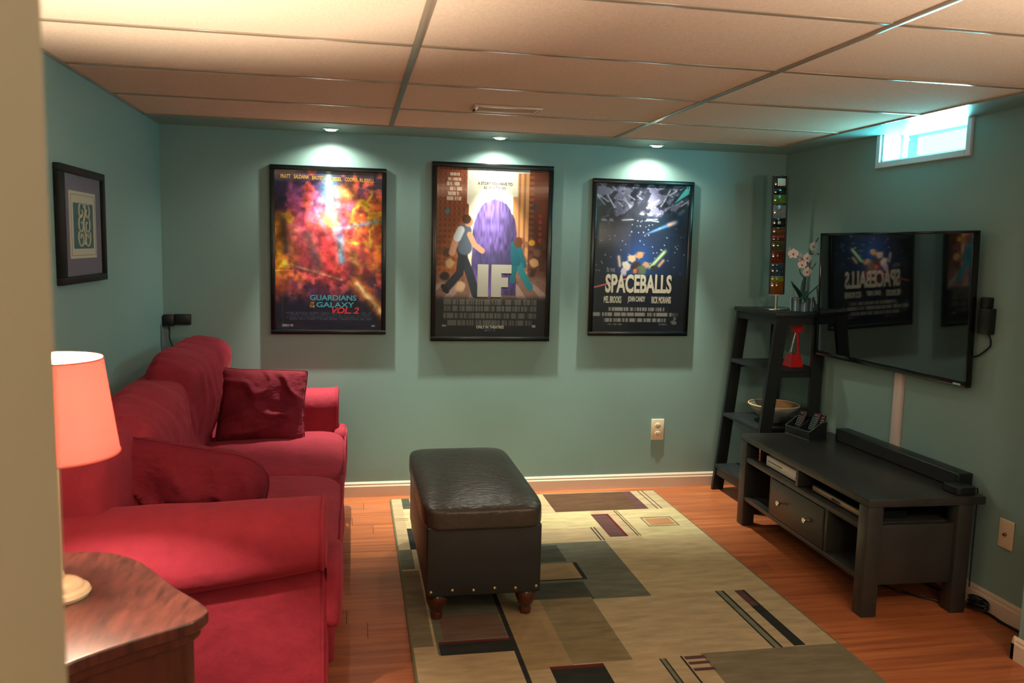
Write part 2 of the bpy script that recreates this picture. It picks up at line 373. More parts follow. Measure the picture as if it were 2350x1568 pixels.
# ================================================================== SOFA
def nz3(p, s, seed): return noise.noise(Vector((p[0]*s+seed*7.3, p[1]*s-seed*3.1, p[2]*s+seed*1.7)))
def puffy(c, s, k=6, crown=(0,0,0.0), amp=0.0, sc=6, seed=1, cuts=14, rot=None, fold=0.0):
    t = bmesh.new(); bmesh.ops.create_cube(t, size=2); bmesh.ops.subdivide_edges(t, edges=t.edges[:], cuts=cuts, use_grid_fill=True)
    for v in t.verts:
        p = v.co; d = (abs(p.x)**k+abs(p.y)**k+abs(p.z)**k)**(1/k); q = p/d
        w = [q.x*s[0]/2, q.y*s[1]/2, q.z*s[2]/2]
        w[0] += crown[0]*math.copysign(1,q.x)*max(0,1-q.y**2)*max(0,1-q.z**2)*abs(q.x)
        w[1] += crown[1]*math.copysign(1,q.y)*max(0,1-q.x**2)*max(0,1-q.z**2)*abs(q.y)
        w[2] += crown[2]*math.copysign(1,q.z)*max(0,1-q.x**2)*max(0,1-q.y**2)*abs(q.z)
        wv = Vector(w)
        if amp:
            n = nz3(wv, sc, seed); wv += q.normalized()*n*amp
        if fold:
            r = nz3(wv, 5, seed+9); rid = 1-abs(nz3((wv.x*0.6+0.06*r, wv.y*1.5+wv.z*0.9, wv.z*0.5-wv.y*0.2), 6.5, seed+3))*2
            wv += q.normalized()*max(0, rid-0.45)*fold
        v.co = wv
    m = Matrix.Translation(c)
    if rot is not None: m = m @ rot.to_matrix().to_4x4()
    t.transform(m); b = MB(); b.join(t); return b
from mathutils import Euler
def E(x,y,z): return Euler((math.radians(x),math.radians(y),math.radians(z)))
sofa = thing('sofa', 'large red velour sofa with rolled arms along the left wall', 'sofa', (0.5,-1.19,0))
SY0, SY1 = -2.32, -0.06
obj('sofa_base', MB().box((0.08,SY0+0.06,0.03),(0.945,SY1-0.06,0.30),0.02,3), sofa_m, sofa, True)
obj('front_rail', MB().box((0.93,SY0+0.27,0.05),(0.962,SY1-0.27,0.29),0.014,3), sofa_m, sofa, True)
obj('sofa_back', puffy((0.19,(SY0+SY1)/2,0.47),(0.27,SY1-SY0-0.12,0.78),8,(0,0,0.02),0.006,4,2,20), sofa_m, sofa, 'all')
def armrest(sgn, y_in, y_out):
    xs = np.linspace(0.06, 0.93, 16); prof_n = 40; vs = []; fs = []
    for ix, x in enumerate(xs):
        t = (x-0.06)/(0.93-0.06)
        zb = 0.355 + 0.125*t; zt = 0.682 - 0.012*(1-t)
        yc = (y_in+y_out)/2; hw = abs(y_out-y_in)/2
        rz = (zt-zb)/2; zc = (zt+zb)/2
        pr = [(y_out-sgn*0.095, 0.03), (y_out-sgn*0.095, zb-0.01), (y_out-sgn*0.088, zb+0.008)]
        for a in np.linspace(-0.42*PI, 0.5*PI, 14):      # outer roll
            e = 0.8; ca, sa = math.cos(a), math.sin(a)
            pr.append((yc + sgn*hw*math.copysign(abs(ca)**e, ca), zc+rz*math.copysign(abs(sa)**e, sa)))
        for a in np.linspace(0.55*PI, PI, 10):
            ca, sa = math.cos(a), math.sin(a)
            pr.append((yc + sgn*hw*math.copysign(abs(ca)**0.8, ca), zc+rz*abs(sa)**0.8))
        pr += [(y_in, 0.36), (y_in, 0.03)]
        k = len(pr)
        xo = x
        for (yy, zz) in pr:
            n = nz3((x, yy, zz), 5, 3)*0.004 if 0.1 < zz else 0
            fr = 0
            vs.append((xo, yy+n, zz+n))
    for i in range(len(xs)-1):
        for j in range(k-1):
            a = i*k+j; fs.append((a, a+1, a+k+1, a+k))
    cap0 = list(range(k)); cap1 = [(len(xs)-1)*k+j for j in range(k)]
    # rounded front lip
    cy = sum(vs[i][1] for i in cap1)/k; cz = sum(vs[i][2] for i in cap1)/k
    ring = cap1
    for dx, sc in ((0.010,0.985),(0.016,0.95)):
        st_ = len(vs)
        for i in cap1: vs.append((0.93+dx, cy+(vs[i][1]-cy)*sc, cz+(vs[i][2]-cz)*(sc if vs[i][2] > 0.1 else 1)))
        new = list(range(st_, st_+k))
        for j in range(k-1): fs.append((ring[j], ring[j+1], new[j+1], new[j]))
        ring = new
    fs.append(tuple(ring)); fs.append(tuple(cap0[::-1]))
    b = MB().verts_faces(vs, fs)
    a = obj('armrest', b, sofa_m, sofa, True)
    pp = [(0.935, vs[i][1], vs[i][2]) for i in cap1 if vs[i][2] > 0.02]
    obj('piping', MB().tube(pp, 0.006, 6), sofa_m, a, True)
armrest(-1, -2.08, -2.365)
armrest(1, -0.32, -0.05)
def tcushion(y0, y1, ear, seed):
    b = puffy((0.63,(y0+y1)/2,0.385),(0.70,y1-y0,0.20),7,(0.012,0,0.022),0.007,5,seed,16)
    if ear: 
        ya, yb = ear; e = puffy((0.957,(ya+yb)/2,0.375),(0.075,abs(yb-ya),0.22),5,(0.0,0,0.005),0.004,6,seed,10)
        me = bpy.data.meshes.new('tmp'); e.bm.to_mesh(me); e.bm.free(); b.bm.from_mesh(me); bpy.data.meshes.remove(me)
    c = obj('seat_cushion', b, sofa_m, sofa, 'all')
    pp = [(0.985, y, 0.452+0.012*(1-((y-(y0+y1)/2)/((y1-y0)/2))**2)) for y in np.linspace(y0+0.05, y1-0.05, 16)]
    obj('piping', MB().tube(pp, 0.005, 6), sofa_m, c, True)
tcushion(-1.165, -0.33, (-0.40,-0.16), 3)
tcushion(-2.07, -1.175, (-1.98,-2.27), 5)
obj('back_cushion', puffy((0.215,-0.60,0.70),(0.22,0.95,0.52),6.5,(0.05,0,0.02),0.016,3.5,11,40,E(0,14,0),0.02), sofa_m, sofa, 'all')
obj('back_cushion', puffy((0.205,-1.53,0.665),(0.24,0.88,0.46),4.0,(0.05,0,0.02),0.02,3.5,17,40,E(0,16,2),0.022), sofa_m, sofa, 'all')

def pillow(name, label, c, a, b, h, rot, seed, pinch=0.10, cr=0.06):
    n = 44; vs = []; fs = []
    us = np.linspace(-1, 1, n)
    for side in (1, -1):
        for i, u in enumerate(us):
            for j, v in enumerate(us):
                x = a/2*u*(1-pinch*(1-v*v)-cr*u**4*v**4); y = b/2*v*(1-pinch*(1-u*u)-cr*u**4*v**4)
                t = (max(0,1-abs(u)**3.2)*max(0,1-abs(v)**3.2))**0.55
                z = side*h/2*t
                w = nz3((x,y,side*0.3), 9, seed)*0.03*t + max(0, 0.55-abs(nz3((x*1.2+0.3*nz3((x,y,0),4,seed),y*0.8,side),8,seed+2))*2.2)*0.05*t
                vs.append((x, y+nz3((x,y,0),6,seed)*0.012, z+side*w))
    for s_ in (0, 1):
        o_ = s_*n*n
        for i in range(n-1):
            for j in range(n-1):
                a_ = o_+i*n+j; f = (a_, a_+1, a_+n+1, a_+n); fs.append(f if s_ else f[::-1])
    mb = MB().verts_faces(vs, fs); bmesh.ops.remove_doubles(mb.bm, verts=mb.bm.verts[:], dist=1e-5)
    mb.xf(Matrix.Translation(c) @ rot)
    t = thing(name, label, 'cushion', (c[0], c[1], c[2]-0.2), 0, 'throw pillows on the sofa')
    p = obj('pillow_cover', mb, pillow_m, t, 'all')
    edge = []
    for u in us[:-1]: edge.append((u,-1))
    for v in us[:-1]: edge.append((1,v))
    for u in us[::-1][:-1]: edge.append((u,1))
    for v in us[::-1][:-1]: edge.append((-1,v))
    ex = lambda u, v: a/2*u*(1-pinch*(1-v*v)-cr*u**4*v**4)
    ey = lambda u, v: b/2*v*(1-pinch*(1-u*u)-cr*u**4*v**4)
    pts = [(ex(u,v), ey(u,v)+nz3((ex(u,v),ey(u,v),0),6,seed)*0.012, 0) for u, v in edge]
    obj('seam', MB().tube(pts, 0.004, 6, True).xf(Matrix.Translation(c) @ rot), pillow_m, t, True)
    return t
def basis(xdir, ydir):
    x = Vector(xdir).normalized(); y = Vector(ydir); y = (y-x*y.dot(x)).normalized(); z = x.cross(y)
    return Matrix((x,y,z)).transposed().to_4x4()
pillow('throw_pillow', 'crumpled dark red throw pillow leaning against the far sofa arm', (0.575,-0.53,0.655), 0.45, 0.40, 0.17, basis((1,0.05,-0.05),(0.05,0.35,0.95)), 4)
pillow('throw_pillow', 'plump red throw pillow on the near sofa seat behind the front arm', (0.435,-1.88,0.62), 0.60, 0.38, 0.20, basis((1,0.03,-0.22),(0.05,-0.26,0.95)), 8, 0.03, 0.20)

# ================================================================== OTTOMAN
ott = thing('storage_ottoman', 'black leather storage bench with padded lid and turned feet on the rug', 'ottoman', (1.53,-1.24,0.012))
ox0, ox1, oy0, oy1 = 1.293, 1.772, -1.72, -0.775
obj('ottoman_body', box((ox0+0.012,oy0,0.118),(ox1-0.012,oy1,0.40),0.008,3), leatherbody_m, ott, True)
t = bmesh.new(); bmesh.ops.create_cube(t, size=2); bmesh.ops.subdivide_edges(t, edges=t.edges[:], cuts=22, use_grid_fill=True)
for v in t.verts:
    p = v.co; k = 9; d = (abs(p.x)**k+abs(p.y)**k+abs(p.z)**k)**(1/k); q = p/d
    x = q.x*(ox1-ox0+0.004)/2; y = q.y*(oy1-oy0+0.03)/2; z = q.z*0.048
    if q.z > 0: z += 0.028*(1-q.x**4)*(1-q.y**4)*q.z
    rad = max(abs(q.x), abs(q.y))
    if q.z > 0.5: z += 0.004*max(0, noise.noise((x*14, y*30, 3)))*(1-q.x**4)*(1-q.y**4)
    if rad > 0.9 and abs(q.z) < 0.9:     # gathered folds on the sides
        w = noise.noise((x*26, y*26, z*6)); o_ = 0.006*w*(1-abs(q.z))
        if abs(q.y) > abs(q.x): y += math.copysign(o_, y)
        else: x += math.copysign(o_, x)
    v.co = ((ox0+ox1)/2+x, (oy0+oy1)/2-0.005+y, 0.43+z)
b = MB(); b.join(t)
obj('lid_cushion', b, leather_m, ott, 'all')
foot = None
for fx, fy in ((1.352,-1.665),(1.712,-1.665),(1.352,-0.84),(1.712,-0.84)):
    obj('foot', MB().lathe([(0,0.0132),(0.022,0.0132),(0.024,0.03),(0.021,0.04),(0.03,0.055),(0.042,0.085),(0.044,0.105),(0.036,0.118),(0,0.118)], (fx,fy,0), 24), footwood_m, ott, True)
for k_ in range(6):
    nx = ox0+0.03+k_*(ox1-ox0-0.06)/5
    obj('nailhead', MB().lathe([(0.008,0),(0.0065,0.004),(0.003,0.0055),(0,0.006)], (nx, oy0, 0.14+0.004*(k_%2)), 12, (0,-1,0)), brass_m, ott, True)

# ================================================================== RUG (flat woven pattern laid out as faces)
rug_m = mat('rug_pile', (255,255,255), 0.95, spec=0.05, var=0.24, vscale=9, vstretch=(0.7,3,1), bump=0.5, bscale=420, attr='weave')
RX0, RX1, RY0, RY1 = 1.243, 2.842, -2.55, -0.112
BEI=(168,148,116); LBE=(178,164,124); GRN=(100,100,86); DGR=(70,72,62); DRK=(44,46,44); BRN=(84,62,46); BUR=(92,38,40); RUS=(160,118,84); OLV=(114,104,84); TAN=(146,124,92); PUR=(88,62,60)
rects = [  # x0,x1,ytop,ybot,colour
 (RX0,RX1,RY1,RY0,BEI),
 (2.09,2.33,-0.46,-0.72,LBE),(1.75,2.27,-0.46,-0.72,LBE),(2.49,RX1,-0.455,-0.92,LBE),(1.30,1.75,-0.30,-0.92,LBE),
 (2.14,2.69,-0.118,-0.452,BRN),(2.635,2.69,-0.118,-0.452,PUR),
 (2.738,2.744,-0.105,-0.46,DRK),(2.765,2.771,-0.105,-0.46,DRK),
 (2.325,2.425,-0.512,-0.870,PUR),(2.41,2.425,-0.512,-0.87,BUR),(2.325,2.425,-0.512,-0.53,BUR),
 (2.474,2.480,-0.46,-0.873,DRK),(2.490,2.495,-0.46,-0.873,BRN),
 (2.583,2.76,-0.592,-0.745,OLV),(2.592,2.750,-0.606,-0.732,LBE),(2.60,2.742,-0.615,-0.725,RUS),
 (2.262,2.269,-0.715,-0.912,DRK),(2.280,2.287,-0.715,-0.912,DRK),
 (1.75,2.283,-0.922,-1.585,GRN),(1.75,2.03,-1.40,-1.585,DGR),(1.80,2.02,-0.95,-1.16,DGR),
 (1.80,2.045,-1.18,-1.362,TAN),(2.040,2.060,-1.18,-1.375,DRK),(1.80,2.060,-1.362,-1.375,DRK),
 (2.283,RX1,-0.95,-1.575,(172,152,116)),
 (1.622,1.795,-1.56,-2.12,TAN),(1.795,2.02,-1.56,-2.10,(126,112,84)),
 (2.576,2.616,-1.578,-2.092,DRK),(2.584,2.606,-1.578,-2.092,(112,112,92)),
 (2.664,2.712,-1.582,-2.087,DRK),(2.664,2.700,-1.582,-1.738,PUR),
 (2.283,RX1,-2.092,RY0,OLV),
 (2.116,2.142,-2.108,-2.45,DRK),(2.122,2.136,-2.108,-2.45,(110,110,92)),(2.199,2.207,-2.1,-2.45,DRK),
 (2.212,2.292,-2.105,-2.128,PUR),(2.212,2.292,-2.145,-2.165,PUR),(2.212,2.292,-2.19,-2.21,PUR),
 (1.708,1.905,-2.108,-2.4,DRK),(1.708,1.905,-2.108,-2.128,BUR),
 (1.33,1.622,-1.30,-1.97,GRN),(1.338,1.61,-1.872,-1.975,DRK),(1.338,1.61,-1.872,-1.888,BUR),
 (1.36,1.60,-1.66,-1.86,(104,84,72)),
 (1.607,1.626,-1.3,-2.4,DRK),
 (1.30,1.345,-0.112,-0.30,DGR),(1.30,1.345,-0.62,-0.92,DRK),
 (RX0,1.318,-0.455,-0.470,TAN),(RX0,1.318,-0.485,-0.50,TAN),(RX0,1.305,-0.92,-1.165,GRN),(RX0,1.32,-1.165,-1.18,LBE),
 (RX0,1.32,-1.18,-1.9,OLV),(RX0,1.36,-2.05,RY0,BEI)]
xs = sorted(set([round(v,4) for r in rects for v in r[:2]] + list(np.round(np.linspace(RX0,RX1,9),4)))); ys = sorted(set([round(v,4) for r in rects for v in r[2:4]]))
xs = [x for x in xs if RX0-1e-6 <= x <= RX1+1e-6]; ys = [y for y in ys if RY0-1e-6 <= y <= RY1+1e-6]
vs = [(x, y, 0.012) for y in ys for x in xs]; fs = []; cols = []
for j in range(len(ys)-1):
    for i in range(len(xs)-1):
        cx, cy = (xs[i]+xs[i+1])/2, (ys[j]+ys[j+1])/2; c = BEI
        for r in rects:
            if r[0] < cx < r[1] and r[3] < cy < r[2]: c = r[4]
        k = j*len(xs)+i; fs.append((k, k+1, k+len(xs)+1, k+len(xs))); cols.append(lin(c)+(1,))
rug = thing('area_rug', 'beige and sage green area rug with a geometric block pattern on the floor', 'rug', ((RX0+RX1)/2, (RY0+RY1)/2, 0))
me = bpy.data.meshes.new('rug_pile'); off = Vector(rug.location)
me.from_pydata([tuple(Vector(v)-off) for v in vs], [], fs); ca = me.color_attributes.new('weave', 'FLOAT_COLOR', 'CORNER')
ca.data.foreach_set('color', np.repeat(np.array(cols, dtype=np.float32), 4, axis=0).ravel()); me.materials.append(rug_m)
pile = bpy.data.objects.new('rug_pile', me); COL.objects.link(pile); pile.parent = rug
rb = MB()
for lo, hi in (((RX0-0.008,RY0-0.008,0),(RX0+0.004,RY1+0.008,0.0125)),((RX1-0.004,RY0-0.008,0),(RX1+0.008,RY1+0.008,0.0125)),((RX0,RY1-0.004,0),(RX1,RY1+0.008,0.0125)),((RX0,RY0-0.008,0),(RX1,RY0+0.004,0.0125))): rb.box(lo, hi, 0.004)
obj('rug_binding', rb, mat('olive_binding', (92,92,66), 0.9), rug, True, label='olive sewn edge')
obj('rug_backing', box((RX0,RY0,0.0),(RX1,RY1,0.009)), mat('jute_backing', (90,80,60), 0.95), rug)

# ================================================================== FRAMED POSTERS
rng = np.random.RandomState(7)
def vnoise(X, Y, sx, sy, seed):
    r = np.random.RandomState(seed); g = r.rand(64, 64); x = X*sx; y = Y*sy
    xi = np.floor(x).astype(int); yi = np.floor(y).astype(int); fx = x-xi; fy = y-yi; fx = fx*fx*(3-2*fx); fy = fy*fy*(3-2*fy)
    G = lambda a, b: g[a % 64, b % 64]
    return (G(xi,yi)*(1-fx)+G(xi+1,yi)*fx)*(1-fy)+(G(xi,yi+1)*(1-fx)+G(xi+1,yi+1)*fx)*fy
def fbm(X, Y, s, seed, o=4, sy=None):
    sy = sy or s; a = 0; w = 0.5; t = 0
    for k in range(o): a = a+w*vnoise(X+k*3.7, Y+k*1.9, s*2**k, sy*2**k, seed+k); t += w; w *= 0.5
    return a/t
def sst(a, b, x): t = np.clip((x-a)/(b-a), 0, 1); return t*t*(3-2*t)
def mixc(A, c, m): m = np.clip(m, 0, 1)[..., None]; return A*(1-m)+np.array(c, float)*m
def inpoly(X, Y, pts):
    r = np.zeros(X.shape, bool); n = len(pts)
    for i in range(n):
        (x1,y1),(x2,y2) = pts[i], pts[(i+1)%n]
        c = ((y1 > Y) != (y2 > Y)) & (X < (x2-x1)*(Y-y1)/((y2-y1) if y2 != y1 else 1e-9)+x1); r ^= c
    return r
def seg(X, Y, p, q, asp=1.48):
    px, py = p; dx, dy = q[0]-px, (q[1]-py)*asp; L2 = dx*dx+dy*dy
    t = np.clip(((X-px)*dx+(Y-py)*asp*dy)/L2, 0, 1); return np.hypot(X-px-t*dx, (Y-py)*asp-t*dy), t
def credits(A, X, Y, x0, x1, y0, y1, c, a, seed, ch=60, fill=0.72):     # unreadable small print as rows of fine strokes
    r = np.random.RandomState(seed); rel = (X-x0)/(x1-x0)
    cell = np.floor(rel*ch).astype(int).clip(0, ch-1); on = (r.rand(ch) < fill); word = np.ones(ch, bool)
    i = 0
    while i < ch: i += r.randint(5, 10); word[min(i, ch-1)] = False; i += 1
    dens = np.where(on, 1.0, 0.45)*word
    m = (X > x0)&(X < x1)&(Y > y0)&(Y < y1)
    return mixc(A, c, m*dens[cell]*a)
def art_space_burst(X, Y):
    n1, n2, n3 = fbm(X,Y*1.5,5,11), fbm(X,Y*1.5,9,23), fbm(X,Y*1.5,22,31)
    A = np.zeros(X.shape+(3,)); A[:] = (30,26,58)
    A = mixc(A, (58,40,84), sst(0.35,0.75,n1))
    r = np.hypot(X-0.52,(Y-0.42)*1.48)
    A = mixc(A, (205,62,66), sst(0.62,0.2,r+0.35*(n2-0.5))*sst(0.14,0.3,Y)*0.8)
    A = mixc(A, (228,86,70), sst(0.45,0.62,n2)*sst(0.12,0.3,X+0.4*Y)*sst(0.92,0.6,Y)*0.85)
    A = mixc(A, (214,92,150), sst(0.5,0.66,n1)*sst(0.05,0.2,Y)*sst(0.6,0.35,Y)*0.7)
    A = mixc(A, (240,150,40), sst(0.30,0.0,X+0.25*(n1-0.5))*sst(0.22,0.32,Y)*sst(0.84,0.6,Y))
    A = mixc(A, (250,196,60), sst(0.56,0.66,n2)*sst(0.30,0.02,X)*sst(0.22,0.3,Y)*sst(0.82,0.68,Y))
    A = mixc(A, (240,110,50), sst(0.66,0.95,X+0.3*(n2-0.5))*sst(0.10,0.22,Y)*sst(0.72,0.52,Y))
    A = mixc(A, (250,190,60), np.exp(-((n1-0.52)/0.05)**2)*sst(0.6,0.8,X)*sst(0.08,0.16,Y)*sst(0.66,0.5,Y))
    A = mixc(A, (255,236,170), np.exp(-(np.hypot(X-0.66,(Y-0.13)*1.48)/0.035)**2)*1.3)
    A = mixc(A, (250,130,60), np.exp(-(np.hypot(X-0.66,(Y-0.13)*1.48)/0.10)**2)*0.8)
    A = mixc(A, (60,160,200), np.exp(-((X-0.50)/0.085)**2)*sst(0.34,0.12,Y)*(0.5+0.5*n3))
    A = mixc(A, (250,250,235), np.exp(-((X-0.50)/0.022)**2)*sst(0.34,0.2,Y))
    A = mixc(A, (255,205,130), np.exp(-(np.hypot(X-0.5,(Y-0.31)*1.48)/0.09)**2))
    for p, q, w, c in (((0.55,0.36),(1.0,0.30),0.018,(150,190,235)),((0.35,0.2),(0.5,0.42),0.02,(215,150,200)),((0.2,0.3),(0.5,0.5),0.016,(190,60,90)),((0.45,0.38),(0.52,0.66),0.06,(176,44,52)),((0.52,0.42),(0.64,0.66),0.03,(205,60,60)),((0.1,0.58),(0.62,0.68),0.012,(206,160,110)),((0.6,0.40),(0.62,0.56),0.035,(70,160,190)),((0.8,0.42),(0.86,0.66),0.03,(120,40,50)),((0.30,0.40),(0.40,0.60),0.05,(60,54,66)),((0.07,0.3),(0.1,0.5),0.04,(46,40,52)),((0.72,0.52),(0.76,0.68),0.055,(64,42,40)),((0.7,0.54),(0.78,0.58),0.022,(190,130,70))):
        d, t = seg(X,Y,p,q); A = mixc(A, c, np.exp(-(d/w)**2)*0.8*(0.55+0.6*n3))
    d, t = seg(X,Y,(0.76,0.70),(1.02,0.90)); A = mixc(A, (250,140,50), np.exp(-(d/0.06)**2)*0.9); A = mixc(A, (255,235,190), np.exp(-(d/0.022)**2)*0.8)
    A = A*(1+1.0*(n3[...,None]-0.5)); A = A*(1+0.5*(n2[...,None]-0.5))
    A = mixc(A, (24,30,52), sst(0.79,0.86,Y+0.05*(n1-0.5)-0.12*(X>0.85)*(X-0.85)/0.15)*0.92)
    for k in range(4): A = credits(A, X, Y, 0.1+0.03*(k%2), 0.92, 0.888+0.013*k, 0.897+0.013*k, (110,125,140), 0.42, 40+k)
    A = credits(A, X, Y, 0.06, 0.17, 0.965, 0.98, (190,200,210), 0.7, 51, 12); A = credits(A, X, Y, 0.90, 0.95, 0.968, 0.98, (190,200,210), 0.7, 52, 6)
    return A
def art_street(X, Y):
    n1, n3 = fbm(X,Y*1.5,6,5), fbm(X,Y*1.5,26,9)
    A = np.zeros(X.shape+(3,)); A[:] = (196,206,200)
    A = mixc(A, (244,228,200), sst(0.02,0.26,Y)); A = mixc(A, (250,240,215), np.exp(-((X-0.5)/0.14)**2)*sst(0.0,0.1,Y)*0.6)
    wl = (X < 0.265+0.02*sst(0.2,0.22,Y)); A = mixc(A, (132,66,40), wl*1.0); A = mixc(A, (186,104,60), wl*sst(0.2,0.5,Y)*0.7)
    gridx = (np.sin(X*150) > 0.2); gridy = (np.sin(Y*190) > 0.0)
    A = mixc(A, (84,42,30), wl*gridy*0.35); A = mixc(A, (220,150,90), wl*gridx*gridy*0.25)
    rt = (X > 0.72)&(X < 0.83)&(Y > 0.02); A = mixc(A, (214,150,96), rt*1.0); A = mixc(A, (130,80,50), rt*(np.sin(X*130)>0.1)*0.6)
    r2_ = (X > 0.68)&(X < 0.72)&(Y > 0.16); A = mixc(A, (200,140,90), r2_*1.0)
    r3 = (X > 0.83); A = mixc(A, (120,62,42), r3*1.0); A = mixc(A, (186,110,72), r3*gridy*(X<0.87)*0.5); A = mixc(A, (70,44,40), r3*sst(0.2,0.5,Y)*0.7)
    A = mixc(A, (196,60,50), (np.abs(X-0.93)<0.012)*(np.sin(Y*170)>-0.3)*(Y>0.26)*(Y<0.43)*0.85)
    gr = sst(0.60,0.66,Y+0.02*(n1-0.5)); A = mixc(A, (136,100,88), gr)
    A = mixc(A, (190,168,160), gr*(np.sin((X-0.5)/(Y-0.45+1e-3)*9)>0.35)*sst(0.66,0.7,Y)*0.6)
    A = mixc(A, (120,76,58), ((n3>0.55)&((X<0.25)|(X>0.72))&(Y>0.4)&(Y<0.68))*0.6)
    for cx, cy, w, c in ((0.10,0.5,0.05,(84,60,48)),(0.12,0.56,0.05,(190,150,100)),(0.08,0.64,0.05,(40,40,44)),(0.88,0.55,0.05,(196,150,100)),(0.87,0.62,0.04,(60,44,40)),(0.91,0.49,0.04,(120,84,64)),(0.09,0.26,0.03,(60,120,140)),(0.87,0.22,0.035,(70,70,76)),(0.86,0.43,0.035,(214,150,50)),(0.22,0.70,0.06,(214,176,140))):
        A = mixc(A, c, sst(w, w*0.6, np.hypot(X-cx,(Y-cy)*1.48)+0.03*(n3-0.5)))
    # plain purple mound standing on the street
    e = ((X-0.52)/0.20)**2; top = ((Y-0.40)/0.225)**2
    body = np.where(Y < 0.40, e+top, e/(1+0.25*(Y-0.4)))
    hair = 0.10*(vnoise(X,Y,90,24,77)-0.5)
    mm = sst(1.03,0.94,body+hair)*(Y < 0.75)
    shade = 0.72+0.5*vnoise(X,Y,80,26,78)
    P = np.array((108,88,158))*shade[...,None]; P = P*(1-0.35*sst(0.5,0.7,X)[...,None])
    A = A*(1-mm[...,None])+P*mm[...,None]
    A = mixc(A, (60,58,92), sst(0.05,0.0,np.abs(Y-0.545)-0.035)*mm*0.6)
    def limb(A, pts, w, c):
        for p, q in zip(pts, pts[1:]):
            d, t = seg(X,Y,p,q); A = mixc(A, c, sst(w*1.12, w*0.9, d))
        return A
    # two generic walkers
    A = limb(A, [(0.215,0.48),(0.30,0.62),(0.36,0.745)], 0.036, (44,54,64)); A = limb(A, [(0.235,0.49),(0.21,0.62),(0.09,0.715)], 0.034, (36,44,54))
    A = limb(A, [(0.25,0.37),(0.255,0.47)], 0.062, (84,96,112)); A = limb(A, [(0.22,0.36),(0.165,0.44),(0.14,0.50)], 0.028, (196,140,112)); A = limb(A, [(0.215,0.365),(0.185,0.41)], 0.034, (196,200,206))
    A = limb(A, [(0.295,0.39),(0.34,0.45),(0.41,0.485)], 0.024, (206,150,120)); A = mixc(A, (196,136,104), sst(0.042,0.036,np.hypot(X-0.285,(Y-0.315)*1.3))); A = mixc(A, (70,40,30), sst(0.045,0.036,np.hypot(X-0.265,(Y-0.30)*1.48)))
    A = limb(A, [(0.065,0.70),(0.10,0.73)], 0.02, (28,28,32))
    A = limb(A, [(0.725,0.55),(0.80,0.64),(0.85,0.70)], 0.03, (40,124,136)); A = limb(A, [(0.715,0.55),(0.69,0.66)], 0.026, (34,100,112)); A = limb(A, [(0.715,0.45),(0.72,0.54)], 0.05, (26,92,108)); A = limb(A, [(0.75,0.47),(0.80,0.57)], 0.02, (30,100,116))
    A = mixc(A, (96,56,40), sst(0.042,0.036,np.hypot(X-0.735,(Y-0.43)*1.2)))
    dk = sst(0.74,0.79,Y+0.02*(n1-0.5)); A = mixc(A, (26,34,38), dk)
    for k in range(4): A = credits(A, X, Y, 0.07+0.012*k*(k>2), 0.93-0.04*(k>2), 0.775+0.042*k, 0.807+0.042*k, (150,140,128), 0.5, 60+k, 84)
    A = credits(A, X, Y, 0.06, 0.12, 0.93, 0.942, (200,190,180), 0.7, 71, 8); A = credits(A, X, Y, 0.88, 0.92, 0.93, 0.945, (200,190,180), 0.7, 72, 5)
    for k in range(6): A = credits(A, X, Y, 0.115-0.015*(k%3), 0.205+0.02*(k%2), 0.03+0.028*k, 0.05+0.028*k, (240,220,200), 0.75, 80+k, 14)
    return A
